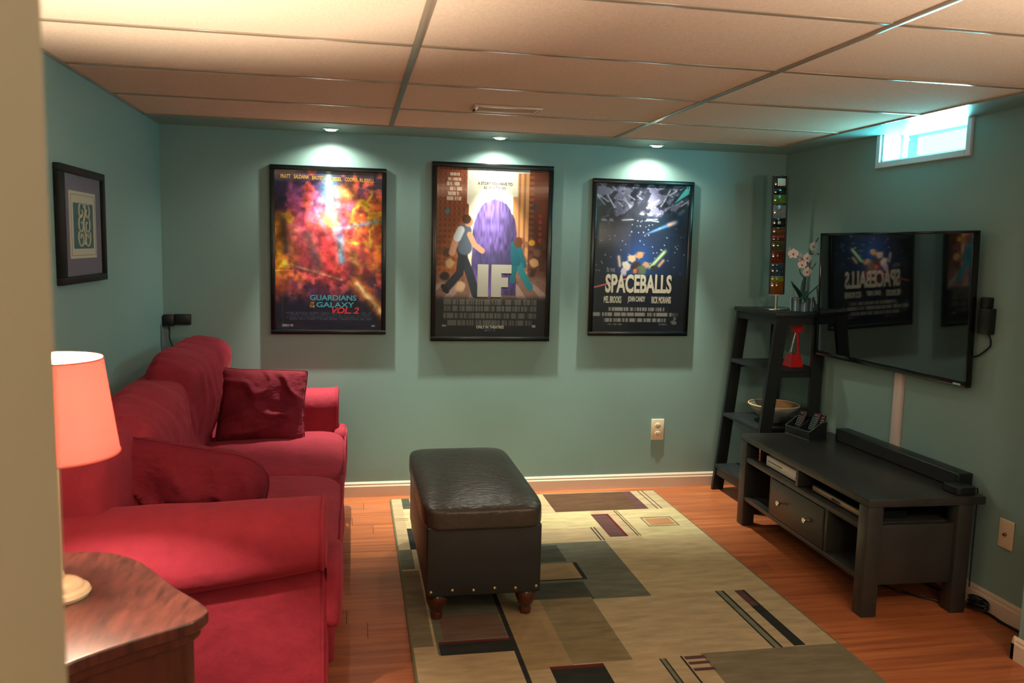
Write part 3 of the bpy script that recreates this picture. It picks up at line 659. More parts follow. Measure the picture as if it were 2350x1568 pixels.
def art_starfield(X, Y):
    n1, n2, n3 = fbm(X,Y*1.5,5,15), fbm(X+0.5*Y,Y*1.5,14,19), fbm(X,Y*1.5,30,29)
    A = np.zeros(X.shape+(3,)); A[:] = (24,28,38); A = mixc(A, (18,44,72), sst(0.35,0.9,X)*0.7)
    A = mixc(A, (36,48,92), np.exp(-(np.hypot(X-0.45,(Y-0.53)*1.48)/0.30)**2)*0.8); A = mixc(A, (40,92,170), np.exp(-(np.hypot(X-0.48,(Y-0.53)*1.3)/0.17)**2)*0.75)
    rk = sst(0.26,0.20,Y+0.16*(n1-0.5)+0.08*np.abs(X-0.3)); A = mixc(A, (64,66,92), rk*0.8); A = mixc(A, (104,104,134), rk*sst(0.48,0.62,n2)); A = mixc(A, (26,28,38), rk*sst(0.5,0.38,n2)*0.8); A = mixc(A, (176,180,196), rk*np.exp(-((n2-0.55)/0.012)**2)*0.8)
    r = np.random.RandomState(3)
    for k in range(26):
        p = (r.rand(), r.rand()*0.22); a = 0.9+0.8*(r.rand()-0.5)+(PI if p[0] < 0.4 else 0)*0; l = 0.05+0.13*r.rand(); q = (p[0]+l*math.cos(a)*(1 if p[0]>0.5 else -1), p[1]-l*math.sin(a)*0.5)
        d, t = seg(X,Y,p,q); A = mixc(A, (196,200,216), np.exp(-(d/(0.004+0.005*r.rand()))**2)*0.75*rk)
    for k in range(9):
        p = (0.02+0.62*r.rand(), 0.19+0.06*r.rand()); q = (p[0]+0.12, p[1]+0.02*(r.rand()-0.5)); d, t = seg(X,Y,p,q); A = mixc(A, (176,180,190), np.exp(-(d/0.007)**2)*0.8*(n3>0.42))
    A = mixc(A, (74,196,196), inpoly(X,Y,[(0.84,0.12),(0.98,0.0),(1.0,0.0),(1.0,0.05)])*0.9)
    d, t = seg(X,Y,(0.46,0.355),(0.87,0.245)); A = mixc(A, (96,160,230), np.exp(-(d/(0.004+0.018*t))**2)*0.85*sst(0,0.5,t)); d, t = seg(X,Y,(0.79,0.265),(0.85,0.25)); A = mixc(A, (226,176,150), np.exp(-(d/0.018)**2))
    for k in range(90):
        cx, cy = r.rand(), 0.25+0.45*r.rand(); A = mixc(A, (225,230,240), np.exp(-(np.hypot(X-cx,(Y-cy)*1.48)/(0.0035+0.003*r.rand()))**2)*0.9)
    d, t = seg(X,Y,(0.61,0.555),(0.79,0.425)); A = mixc(A, (190,220,160), np.exp(-(d/0.018)**2)*sst(1,0.75,t))
    # loose heap of pale and warm shapes in the glow
    for cx, cy, w, c in ((0.40,0.50,0.05,(214,180,150)),(0.35,0.55,0.06,(206,196,190)),(0.48,0.475,0.05,(206,150,110)),(0.45,0.56,0.07,(60,50,52)),(0.56,0.545,0.05,(196,150,120)),(0.52,0.58,0.06,(92,110,84)),(0.65,0.565,0.045,(50,54,52)),(0.32,0.60,0.05,(190,176,196)),(0.44,0.58,0.03,(190,110,80))):
        A = mixc(A, c, sst(w, w*0.55, np.hypot(X-cx,(Y-cy)*1.48)+0.05*(n3-0.5)))
    d, t = seg(X,Y,(0.70,0.545),(0.745,0.51)); A = mixc(A, (206,160,130), np.exp(-(d/0.016)**2)); d, t = seg(X,Y,(0.275,0.55),(0.26,0.49)); A = mixc(A, (196,170,150), np.exp(-(d/0.016)**2))
    A = mixc(A, (22,28,36), sst(0.60,0.63,Y)*0.75)
    d, t = seg(X,Y,(0.0,0.70),(0.37,0.635)); A = mixc(A, (206,96,96), sst(0.010,0.005,d))
    for k, (a, b) in enumerate(((0.17,0.79),(0.0,0.95),(0.12,0.82))): A = credits(A, X, Y, a, b, 0.832+0.038*k, 0.858+0.038*k, (190,184,172), 0.75, 90+k, 64)
    A = credits(A, X, Y, 0.16, 0.33, 0.944, 0.954, (150,150,150), 0.6, 97, 20); A = credits(A, X, Y, 0.72, 0.82, 0.944, 0.954, (150,150,150), 0.6, 98, 12)
    A = mixc(A, (150,146,140), sst(0.045,0.035,np.hypot(X-0.895,(Y-0.925)*1.48))*(n3>0.45)*0.7)
    return A
def text_mb(s, x0, x1, z0, z1, y, th=0.0006, bold=0.0, shear=0.0):
    cu = bpy.data.curves.new('txt', 'FONT'); cu.body = s; cu.extrude = 0.02; cu.offset = bold; cu.shear = shear; cu.resolution_u = 3
    o = bpy.data.objects.new('txt', cu); COL.objects.link(o)
    dg = bpy.context.evaluated_depsgraph_get(); me = bpy.data.meshes.new_from_object(o.evaluated_get(dg)); bpy.data.objects.remove(o); bpy.data.curves.remove(cu)
    b = MB(); b.bm.from_mesh(me); bpy.data.meshes.remove(me)
    co = [v.co.copy() for v in b.bm.verts]; mn = [min(c[i] for c in co) for i in range(3)]; mxx = [max(c[i] for c in co) for i in range(3)]
    for v in b.bm.verts:
        v.co = Vector((x0+(v.co.x-mn[0])/(mxx[0]-mn[0])*(x1-x0), y-th*(v.co.z-mn[2])/(mxx[2]-mn[2]), z0+(v.co.y-mn[1])/(mxx[1]-mn[1])*(z1-z0)))
    return b
def add_mb(a, b):
    me = bpy.data.meshes.new('tmp'); b.bm.to_mesh(me); b.bm.free(); a.bm.from_mesh(me); bpy.data.meshes.remove(me)
def poster(label, x0, x1, z0, z1, bw, art, res=(190, 280)):
    t = thing('framed_poster', label, 'poster', ((x0+x1)/2, -0.001, z0), 0, 'framed film posters on the back wall')
    D = 0.022
    for lo, hi in (((x0,-D,z0),(x1,-0.001,z0+bw)),((x0,-D,z1-bw),(x1,-0.001,z1)),((x0,-D,z0+bw),(x0+bw,-0.001,z1-bw)),((x1-bw,-D,z0+bw),(x1,-0.001,z1-bw))):
        obj('frame_rail', box(lo, hi, 0.003, 2), frame_m, t, True)
    nx, ny = res; U, V = np.meshgrid(np.linspace(0,1,nx), np.linspace(0,1,ny)); rgb = np.clip(art(U, V), 0, 255)/255
    L = np.where(rgb <= 0.04045, rgb/12.92, ((rgb+0.055)/1.055)**2.4)*0.74
    px0, px1, pz0, pz1 = x0+bw, x1-bw, z0+bw, z1-bw
    me = bpy.data.meshes.new('poster_print'); o0 = Vector(t.location)
    P = np.stack([px0+(px1-px0)*U-o0.x, np.full_like(U, -0.010)-o0.y, pz1-(pz1-pz0)*V-o0.z], -1).reshape(-1,3)
    idx = np.arange(nx*ny).reshape(ny, nx); F = np.stack([idx[:-1,:-1], idx[1:,:-1], idx[1:,1:], idx[:-1,1:]], -1).reshape(-1,4)
    me.from_pydata(P.tolist(), [], F.tolist()); ca = me.color_attributes.new('print', 'FLOAT_COLOR', 'POINT')
    ca.data.foreach_set('color', np.concatenate([L.reshape(-1,3), np.ones((nx*ny,1))], 1).astype(np.float32).ravel()); me.materials.append(poster_m)
    pr = bpy.data.objects.new('poster_print', me); COL.objects.link(pr); pr.parent = t
    obj('backing_board', box((px0-0.003,-0.0095,pz0-0.003),(px1+0.003,-0.002,pz1+0.003)), black_m, t)
    obj('glazing', box((px0-0.002,-0.0165,pz0-0.002),(px1+0.002,-0.0145,pz1+0.002)), pglass_m, t)
    fx = lambda u: px0+(px1-px0)*u; fz = lambda v: pz1-(pz1-pz0)*v
    def txt(name, items, c, bold=0.0, shear=0.0):
        m = mat(name+'_ink', tuple(q*0.88 for q in c), 0.5)
        for s, u0, u1, v0, v1 in items: obj(name, text_mb(s, fx(u0), fx(u1), fz(v1), fz(v0), -0.0101, 0.0007, bold, shear), m, t)
    return t, txt, fx, fz
p1, txt1, fx, fz = poster('framed film poster with a fiery orange and blue burst, leftmost of the three', 0.571, 1.208, 0.963, 1.903, 0.026, art_space_burst)
txt1('cast_lettering', [('PRATT',0.055,0.145,0.028,0.052),('SALDANA',0.175,0.315,0.028,0.052),('BAUTISTA',0.345,0.475,0.032,0.055),('DIESEL',0.52,0.62,0.034,0.058),('COOPER',0.65,0.77,0.034,0.058),('RUSSELL',0.79,0.93,0.036,0.06)], (226,172,60), 0.015)
txt1('title_lettering', [('GUARDIANS',0.32,0.76,0.778,0.813),('GALAXY',0.38,0.74,0.823,0.857)], (60,158,176), 0.02)
txt1('small_title_lettering', [('OF',0.325,0.36,0.822,0.838),('THE',0.315,0.365,0.842,0.86)], (206,150,70), 0.02)
txt1('volume_lettering', [('VOL. 2',0.525,0.785,0.855,0.897)], (214,46,58), 0.03, 0.25)
p2, txt2, fx, fz = poster('framed film poster with a purple shape between orange street buildings, in the middle', 1.466, 2.178, 0.925, 1.957, 0.028, art_street)
txt2('tagline_lettering', [('A STORY YOU HAVE TO',0.36,0.67,0.078,0.096),('BELIEVE TO SEE',0.415,0.61,0.104,0.12)], (50,44,44), 0.01)
tl = MB(); 
for u0,u1,v0,v1 in ((0.372,0.47,0.565,0.76),(0.497,0.588,0.565,0.76),(0.588,0.68,0.565,0.617),(0.588,0.65,0.642,0.70)): tl.box((fx(u0),-0.0112,fz(v1)),(fx(u1),-0.0102,fz(v0)))
obj('title_lettering', tl, mat('title_grey_ink', (152,148,138), 0.5), p2)
txt2('release_lettering', [('ONLY IN THEATRES',0.37,0.62,0.934,0.952)], (214,206,192), 0.01); txt2('date_lettering', [('MAY 17',0.445,0.545,0.956,0.971)], (70,96,140), 0.01)
p3, txt3, fx, fz = poster('dark starfield film poster with silver block title, rightmost of the three', 2.419, 3.056, 0.960, 1.900, 0.026, art_starfield)
txt3('title_lettering', [('SPACEBALLS',0.125,0.85,0.607,0.735)], (200,192,172), 0.035)
txt3('cast_lettering', [('MEL BROOKS',0.115,0.305,0.757,0.805),('JOHN CANDY',0.375,0.565,0.757,0.805),('RICK MORANIS',0.635,0.85,0.757,0.805)], (196,190,174), 0.03)
txt3('overline_lettering', [('IN THE',0.135,0.225,0.568,0.595)], (120,120,124), 0.02)

# small framed print on the left wall
fp = thing('framed_print', 'small black framed print with purple mat on the left wall', 'picture', (0.001,-1.36,1.308))
fy0, fy1, fz0, fz1 = -1.632, -1.10, 1.308, 1.737
for lo, hi in (((0.001,fy0,fz0),(0.024,fy1,fz0+0.028)),((0.001,fy0,fz1-0.028),(0.024,fy1,fz1)),((0.001,fy0,fz0+0.028),(0.024,fy0+0.05,fz1-0.028)),((0.001,fy1-0.028,fz0+0.028),(0.024,fy1,fz1-0.028))): obj('frame_rail', box(lo, hi, 0.003), picframe_m, fp, True)
obj('mat_board', box((0.002,fy0+0.02,fz0+0.02),(0.010,fy1-0.02,fz1-0.02)), mat('purple_mat', (108,92,116), 0.85), fp)
cy_, cz_ = -1.355, 1.525
obj('inner_mat', box((0.010,cy_-0.155,cz_-0.125),(0.0125,cy_+0.155,cz_+0.125),0.001), mat('cream_mat', (206,196,176), 0.85), fp)
obj('inner_mat_line', MB().tube([(0.0127,cy_-0.14,cz_-0.113),(0.0127,cy_+0.14,cz_-0.113),(0.0127,cy_+0.14,cz_+0.113),(0.0127,cy_-0.14,cz_+0.113)],0.0012,5,True), mat('grey_line', (130,124,112), 0.8), fp)
pr = obj('print_sheet', box((0.0125,cy_-0.115,cz_-0.088),(0.0135,cy_+0.115,cz_+0.082)), mat('teal_print', (26,84,96), 0.7), fp)
orn = MB()
for s_ in (-1,1):
    for k in range(3):
        c0 = (cy_+s_*0.035, cz_-0.05+0.05*k)
        orn.tube([(0.0142, c0[0]+s_*0.03*(0.3+0.7*t)*math.cos(5*t+k), c0[1]+0.03*(0.3+0.7*t)*math.sin(5*t+k)) for t in np.linspace(0,1.4,14)], 0.004, 6)
orn.tube([(0.0142, cy_+0.012*math.sin(9*t), cz_-0.075+0.15*t) for t in np.linspace(0,1,16)], 0.005, 6)
obj('flourish', orn, mat('pale_flourish', (170,172,150), 0.7), pr, True)
obj('glazing', box((0.0155,fy0+0.048,fz0+0.026),(0.017,fy1-0.026,fz1-0.026)), pglass_m, fp)

# ================================================================== PUCK LIGHTS, VENT, OUTLETS
PN = ['recessed puck light above the leftmost poster', 'recessed puck light above the middle poster', 'recessed puck light above the rightmost poster']
pk = thing('puck_light', PN[0], 'light', (PUCKS[0],PUCK_Y,CEIL), 0, 'puck lights in the ceiling border')
obj('trim_ring', MB().lathe([(0.052,0),(0.052,-0.003),(0.044,-0.007),(0.034,-0.007),(0.031,-0.003),(0.031,0)], (PUCKS[0],PUCK_Y,CEIL), 32), chrome_m, pk, True)
obj('lens', MB().lathe([(0,-0.010),(0.018,-0.0095),(0.028,-0.007),(0.031,-0.003)], (PUCKS[0],PUCK_Y,CEIL), 28), puck_m, pk, True)
for i in (1,2): copy_tree(pk, (PUCKS[i],PUCK_Y,CEIL), PN[i])
vx0, vx1, vy0, vy1 = 1.54, 1.845, -1.155, -1.005
vent = thing('ceiling_vent', 'flat painted air vent in the ceiling tile above the middle poster', 'vent', ((vx0+vx1)/2,(vy0+vy1)/2,CEIL+0.002))
vm = MB()
for lo, hi in (((vx0,vy0,CEIL-0.006),(vx1,vy0+0.022,CEIL+0.003)),((vx0,vy1-0.022,CEIL-0.006),(vx1,vy1,CEIL+0.003)),((vx0,vy0+0.022,CEIL-0.006),(vx0+0.022,vy1-0.022,CEIL+0.003)),((vx1-0.022,vy0+0.022,CEIL-0.006),(vx1,vy1-0.022,CEIL+0.003))): vm.box(lo, hi, 0.002)
obj('vent_frame', vm, vent_m, vent, True)
for k in range(6):
    yy = vy0+0.032+k*0.0172
    obj('louvre', box((vx0+0.022,yy-0.0085,CEIL-0.003),(vx1-0.022,yy+0.0085,CEIL-0.0015),rot=Euler((0.35,0,0)).to_matrix()), vent_m, vent)
obj('damper_lever', box((vx0+0.004,-1.085,CEIL-0.016),(vx0+0.014,-1.06,CEIL-0.006),0.002), dark_m, vent)
for yy in (vy0+0.011, vy1-0.011): obj('screw', MB().lathe([(0.006,-0.006),(0.005,-0.008),(0,-0.0085)], ((vx0+0.011),yy,CEIL), 10), chrome_m, vent, True)

oz = thing('wall_outlet', 'ivory double power outlet low on the back wall', 'outlet', (2.895,-0.001,0.302))
obj('cover_plate', box((2.853,-0.0085,0.304),(2.937,-0.001,0.436),0.006,3), outlet_m, oz, True)
for zc in (0.345, 0.395):
    r = obj('receptacle', MB().lathe([(0.0185,0),(0.0185,0.003),(0.0165,0.004),(0,0.004)], (2.895,-0.0085,zc), 24, (0,-1,0)), outlet_m, oz, True)
    obj('slot', box((2.885,-0.0131,zc-0.002),(2.888,-0.0122,zc+0.008)).box((2.901,-0.0131,zc-0.002),(2.904,-0.0122,zc+0.008)).box((2.892,-0.0131,zc-0.012),(2.898,-0.0122,zc-0.007)), dark_m, r)
cp = thing('cable_plate', 'ivory coaxial wall plate on the right wall beside the media stand', 'outlet', (RW-0.001,-1.966,0.298))
obj('cover_plate', box((RW-0.0075,-2.004,0.30),(RW-0.001,-1.928,0.42),0.004,3), outlet_m, cp, True)
obj('coax_jack', MB().lathe([(0.007,0),(0.007,0.004),(0.0048,0.004),(0.0048,0.012),(0.002,0.012),(0.002,0.008),(0,0.008)], (RW-0.0075,-1.966,0.36), 14, (-1,0,0)), brass_m, cp, True)
for zc in (0.315,0.405): obj('screw', MB().lathe([(0.004,0),(0.0035,0.001),(0,0.0014)], (RW-0.0075,-1.966,zc), 10, (-1,0,0)), outlet_m, cp, True)
ad = thing('power_adapter', 'black plug adapter with cord on the back wall in the left corner', 'adapter', (0.08,-0.001,1.005))
obj('adapter_body', box((0.006,-0.045,1.008),(0.062,-0.001,1.07),0.004), black_m, ad, True)
obj('socket_block', box((0.062,-0.03,1.013),(0.146,-0.001,1.072),0.004), black_m, ad, True)
obj('cord', MB().tube(seg_curve([(0.034,-0.03,1.01),(0.036,-0.03,0.975),(0.035,-0.026,0.94),(0.05,-0.022,0.89),(0.07,-0.02,0.84),(0.08,-0.02,0.6)],6), [0.006]*5+[0.0035]*26, 8), black_m, ad, True)

# ================================================================== TELEVISION
n_ = Vector((-0.99879,-0.03624,-0.03312)); v_ = Vector((-0.03626,0.99934,0.0)); w_ = Vector((-0.0331,-0.0012,0.99945))
tvm = Matrix((-n_, v_, w_)).transposed().to_4x4(); tvm.translation = Vector((3.59,-1.41,1.27)) + v_*0.24 - w_*0.008
TH, TV_ = 0.5535, 0.337
tv = thing('television', 'wall mounted flat black television with a glossy dark screen', 'television', (3.62,-1.17,0.925))
bz = MB(); bw = 0.013
for lo, hi in (((0,-TH,-TV_),(0.03,TH,-TV_+0.026)),((0,-TH,TV_-bw),(0.03,TH,TV_)),((0,-TH,-TV_+0.026),(0.03,-TH+bw,TV_-bw)),((0,TH-bw,-TV_+0.026),(0.03,TH,TV_-bw))): bz.box(lo, hi, 0.003)
obj('bezel', bz.xf(tvm), gloss_m, tv, True)
obj('screen', box((0.0035,-TH+bw,-TV_+0.026),(0.010,TH-bw,TV_-bw)).xf(tvm), screen_m, tv)
obj('rear_housing', box((0.0102,-TH+0.014,-TV_+0.027),(0.034,TH-0.014,TV_-0.014),0.004).xf(tvm), black_m, tv, True)
obj('badge', box((-0.001,-TH+0.03,-TV_+0.007),(0.002,-TH+0.075,-TV_+0.015)).xf(tvm), chrome_m, tv)
mt = thing('tv_mount', 'black steel bracket fixing the television to the right wall', 'bracket', (RW,-1.19,1.12))
obj('wall_plate', box((RW-0.012,-1.5,1.16),(RW-0.001,-0.85,1.20),0.003).box((RW-0.012,-1.5,1.36),(RW-0.001,-0.85,1.40),0.003), black_m, mt, True)
for ya in (-1.38,-1.0): obj('mount_arm', box((3.635,ya-0.015,1.12),(RW-0.012,ya+0.015,1.44),0.002), black_m, mt, True)
pa_ = thing('power_brick', 'black plug and adapter block on the wall behind the right edge of the television', 'adapter', (RW-0.001,-1.79,1.15))
obj('brick_body', box((RW-0.036,-1.805,1.165),(RW-0.001,-1.74,1.275),0.006), black_m, pa_, True)
obj('plug', box((RW-0.032,-1.785,1.275),(RW-0.001,-1.74,1.32),0.004), black_m, pa_, True)
obj('cord', MB().tube(seg_curve([(RW-0.02,-1.79,1.17),(RW-0.012,-1.798,1.135),(RW-0.012,-1.785,1.105),(RW-0.012,-1.7,1.06),(RW-0.012,-1.55,1.1)],6), 0.004, 8), black_m, pa_, True)
rc = thing('cable_raceway', 'white cable cover running down the wall below the television', 'cable cover', (RW,-1.232,0.5))
obj('raceway_cover', box((RW-0.018,-1.26,0.30),(RW-0.001,-1.205,1.15),0.005,2), raceway_m, rc, True)
obj('raceway_base', box((RW-0.004,-1.263,0.30),(RW-0.0005,-1.202,1.15)), raceway_m, rc)

# ================================================================== MEDIA STAND
SROT = math.radians(-1.7); SO = (3.113, -0.690, 0)
stn = thing('media_stand', 'low black wooden media stand with a two knob drawer below the television', 'cabinet', SO, SROT)
# local: +X to the wall, -Y towards the camera; length 1.19, depth 0.47
LS, DS, TS = 1.195, 0.475, 0.50
def lobj(name, mb, m, parent, smooth=False, label=None): return obj(name, mb, m, parent, smooth, label, None, True)
lobj('stand_top', box((0.0,-LS,TS-0.034),(DS+0.055,0.0,TS),0.003), blackwood_m, stn, True)
for lx_, ly_ in ((0,0),(0,-LS+0.068),(DS-0.068,0),(DS-0.068,-LS+0.068)):
    lobj('leg', box((lx_,ly_-0.068,0.0),(lx_+0.068,ly_,TS-0.0341),0.003), blackwood_m, stn, True)
lobj('middle_shelf', box((0.004,-LS+0.069,0.357),(DS-0.004,-0.069,0.381),0.002), blackwood_m, stn, True)
lobj('bottom_shelf', box((0.004,-LS+0.069,0.142),(DS-0.004,-0.069,0.164),0.002), blackwood_m, stn, True)
lobj('upper_divider', box((0.006,-0.618,0.3815),(DS-0.01,-0.594,TS-0.0345),0.002), blackwood_m, stn, True)
for yd in (-0.346, -0.868): lobj('lower_divider', box((0.006,yd-0.022,0.1645),(DS-0.01,yd,0.3565),0.002), blackwood_m, stn, True)
for yd in (-0.045, -LS+0.024): lobj('side_panel', box((0.069,yd-0.006,0.13),(DS-0.069,yd+0.014,0.385),0.002), blackwood_m, stn, True)
lobj('back_panel', box((DS-0.012,-LS+0.07,0.142),(DS-0.004,-0.07,TS-0.035)), blackwood_m, stn, True)
dr = lobj('drawer', box((0.0,-0.865,0.168),(0.018,-0.371,0.353),0.003).box((0.018,-0.855,0.175),(0.40,-0.381,0.34)), blackwood_m, stn, True)
for yk in (-0.49, -0.745):
    lobj('knob', MB().lathe([(0.006,0),(0.006,0.012),(0.012,0.016),(0.014,0.022),(0.012,0.028),(0,0.029)], (0.0,yk,0.262), 20, (-1,0,0)), nickel_m, dr, True)
SM = ORG[stn.name]
def sw(p): return SM @ Vector(p)
def sthing(name, label, cat, p, group=None): return thing(name, label, cat, tuple(sw(p)), SROT, group)
# things in and on the stand
gc = sthing('game_case', 'upright game case with a red spine in the left bay of the media stand', 'case', (0.04,-0.13,0.381))
lobj('case_shell', box((0,-0.03,0.0),(0.13,-0.014,0.078),0.002), black_m, gc, True)
lobj('spine', box((-0.0015,-0.03,0.001),(0.0,-0.014,0.077)), mat('red_spine', (176,70,58), 0.4), gc); lobj('spine_label', box((-0.0022,-0.029,0.05),(-0.0015,-0.015,0.066)), mat('pale_label', (190,180,160), 0.5), gc)
co = sthing('game_console', 'white game console with a disc slot in the media stand', 'console', (0.035,-0.235,0.381))
lobj('console_shell', box((0,-0.33,0.004),(0.22,0,0.056),0.003), console_m, co, True); lobj('disc_slot', box((-0.001,-0.17,0.030),(0.001,-0.015,0.0335)), dark_m, co); lobj('power_button', MB().lathe([(0.007,0),(0.006,0.0012),(0,0.0012)], (0,-0.305,0.02), 16, (-1,0,0)), mat('grey_button', (170,164,156), 0.4), co, True)
for fx_ in (0.02,0.17):
    for fy_ in (-0.30,-0.06): lobj('rubber_foot', box((fx_,fy_,0),(fx_+0.03,fy_+0.03,0.004)), black_m, co)
cc = sthing('flat_case', 'thin black case lying on the white game console', 'case', (0.06,-0.26,0.4375))
lobj('case_shell', box((0,-0.2,0),(0.13,0,0.012),0.002), black_m, cc, True); lobj('case_label', box((-0.0008,-0.05,0.002),(0,-0.012,0.010)), mat('tan_label', (178,150,120), 0.5), cc)
dp = sthing('disc_player', 'slim disc player with a bronze front edge in the right bay of the media stand', 'player', (0.04,-0.69,0.381))
lobj('player_shell', box((0.002,-0.40,0.004),(0.21,0,0.034),0.003), black_m, dp, True); lobj('front_panel', box((-0.002,-0.395,0.008),(0.002,-0.005,0.031),0.001), silver_m, dp, True); lobj('display', box((-0.003,-0.24,0.013),(-0.002,-0.17,0.024)), gloss_m, dp)
for fx_ in (0.02,0.16):
    for fy_ in (-0.37,-0.06): lobj('rubber_foot', box((fx_,fy_,0),(fx_+0.03,fy_+0.03,0.004)), black_m, dp)
sb = thing('soundbar', 'long black soundbar at the back of the media stand top', 'speaker', (3.59,-1.34,TS), math.radians(1.0))
lobj('soundbar_body', box((-0.035,-0.445,0.0),(0.04,0.445,0.066),0.006,3), black_m, sb, True); lobj('speaker_grille', box((-0.0375,-0.43,0.006),(-0.0352,0.43,0.058)), mat('speaker_cloth', (24,30,32), 0.9, bump=0.4, bscale=600), sb)
sx = thing('streaming_box', 'small rounded black streaming box at the near end of the media stand top', 'media box', (3.535,-1.83,TS))
def rrect(w, h, r, n=6):
    o = []
    for sx_, sy_, a0 in ((1,1,0),(-1,1,PI/2),(-1,-1,PI),(1,-1,1.5*PI)):
        for k in range(n+1): a = a0+k*PI/2/n; o.append((sx_*(w/2-r)+r*math.cos(a), sy_*(h/2-r)+r*math.sin(a)))
    return o
lobj('box_shell', MB().prism(rrect(0.098,0.098,0.022), 0.003, 0.034, 0.003), black_m, sx, True); lobj('rubber_base', MB().prism(rrect(0.08,0.08,0.02), 0, 0.0035), dark_m, sx)
lobj('cable', MB().tube(seg_curve([(0.048,0.0,0.014),(0.075,-0.005,0.016),(0.088,0.0,0.014),(0.098,0.01,0.0),(0.1,0.01,-0.05),(0.09,0.0,-0.2),(0.09,0.0,-0.42)],5), 0.003, 8), black_m, sx, True)
cd = thing('remote_caddy', 'black leather remote control caddy with sloped sides on the media stand', 'caddy', (3.43,-0.79,TS), math.radians(9))
def caddy_side(y0, y1):
    pr_ = [(-0.05,0.0),(0.062,0.0),(0.062,0.098),(0.02,0.09),(-0.02,0.062),(-0.05,0.046)]; k = len(pr_)
    return MB().verts_faces([(a,y0,b) for a,b in pr_]+[(a,y1,b) for a,b in pr_], [(i,(i+1)%k,k+(i+1)%k,k+i) for i in range(k)]+[tuple(range(k)),tuple(range(k,2*k))])
cm_ = mat('stitched_black_leather', (24,30,32), 0.4, bump=0.2, bscale=150); ed = mat('grey_piping', (92,98,96), 0.6)
for ys_ in ((-0.098,-0.094),(-0.002,0.002),(0.094,0.098)): lobj('divider' if ys_[0] == -0.002 else 'side_wall', caddy_side(*ys_), cm_, cd)
lobj('front_wall', box((-0.05,-0.094,0),(-0.045,0.094,0.046)), cm_, cd); lobj('rear_wall', box((0.058,-0.094,0),(0.062,0.094,0.098)), cm_, cd); lobj('caddy_floor', box((-0.045,-0.094,0),(0.058,0.094,0.004)), cm_, cd)
for yy in (-0.097,0.097): lobj('piping', MB().tube([(0.06,yy,0.0985),(0.02,yy,0.091),(-0.02,yy,0.063),(-0.05,yy,0.047)], 0.0018, 6), ed, cd)
lobj('piping', MB().tube([(-0.05,0.097,0.046),(-0.05,-0.097,0.046)], 0.0018, 6).tube([(-0.05,0.097,0.002),(-0.05,-0.097,0.002)], 0.0018, 6), ed, cd)
CM = ORG[cd.name]
def remote(label, y, x, h, tilt, w, btn, seed):
    base = CM @ Vector((x, y, 0.006)); r_ = random.Random(seed)
    t = thing('remote_control', label, 'remote', tuple(base), math.radians(9), 'remote controls in the caddy')
    R_ = Matrix.Rotation(math.radians(tilt), 4, 'Y')
    body = lobj('remote_body', box((-0.008,-w/2,0.001),(0.008,w/2,h),0.005,3).xf(R_), black_m, t, True)
    b_ = MB(); nrow = int((h-0.06)/0.012)
    for i in range(nrow):
        for j in (-1,0,1): b_.box((-0.0095,j*w*0.28-0.0045,0.045+i*0.012),(-0.0078,j*w*0.28+0.0045,0.051+i*0.012))
    lobj('buttons', b_.xf(R_), mat('button_grey', btn, 0.5), t); lobj('power_button', box((-0.0098,-0.006,h-0.018),(-0.0078,0.008,h-0.010)).xf(R_), mat('button_red', (206,70,56), 0.4), t)
    return t
remote('remote control with brown grey buttons at the far side of the caddy', 0.055, -0.012, 0.13, 22, 0.056, (120,108,100), 1)
remote('tall black remote control with green grey buttons in the near half of the caddy', -0.045, -0.01, 0.138, 24, 0.052, (84,112,104), 2)
remote('narrow remote control standing at the rear corner of the caddy', -0.08, 0.03, 0.125, 12, 0.024, (150,156,150), 3)

# ================================================================== TAPERED SHELF
shf = thing('tapered_shelf', 'black open shelf unit with slanted front legs in the right corner', 'shelf', (3.45,-0.32,0))
sy0, sy1 = -0.572, -0.078
def legx(z): return 3.238 + 0.110*z/1.128
def board(y0, y1, xa0, xb0, xa1, xb1, z0, z1):
    vs = [(xa0,y0,z0),(xb0,y0,z0),(xb0,y1,z0),(xa0,y1,z0),(xa1,y0,z1),(xb1,y0,z1),(xb1,y1,z1),(xa1,y1,z1)]
    return MB().verts_faces(vs, [(0,1,2,3),(4,5,6,7),(0,1,5,4),(1,2,6,5),(2,3,7,6),(3,0,4,7)])
for ya, yb in ((sy0,sy0+0.024),(sy1-0.024,sy1)):
    obj('front_leg', board(ya,yb,legx(0),legx(0)+0.072,legx(1.128),legx(1.128)+0.072,0,1.128), shelfwood_m, shf)
    obj('rear_leg', board(ya,yb,3.582,3.65,3.582,3.65,0,1.128), shelfwood_m, shf)
    obj('side_rail', board(ya+0.002,yb-0.002,legx(1.1)+0.073,3.581,legx(1.128)+0.073,3.581,1.085,1.128), shelfwood_m, shf)
obj('shelf_top', box((3.335,sy0-0.008,1.1285),(3.655,sy1+0.008,1.152),0.002), shelfwood_m, shf, True)
obj('front_rail', box((legx(1.1)+0.004,sy0+0.025,1.085),(legx(1.1)+0.024,sy1-0.025,1.128)), shelfwood_m, shf)
for z in (0.832, 0.492, 0.168):
    obj('shelf_board', box((legx(z)-0.004,sy0+0.025,z-0.02),(3.65,sy1-0.025,z),0.0015), shelfwood_m, shf, True)
    for ya, yb in ((sy0+0.0255,sy0+0.038),(sy1-0.038,sy1-0.0255)):
        obj('shelf_cleat', box((legx(z)+0.03,ya,z-0.05),(3.62,yb,z-0.021)), shelfwood_m, shf)
obj('bottom_rail', box((legx(0.15)+0.004,sy0+0.025,0.100),(legx(0.15)+0.022,sy1-0.025,0.147)), shelfwood_m, shf)

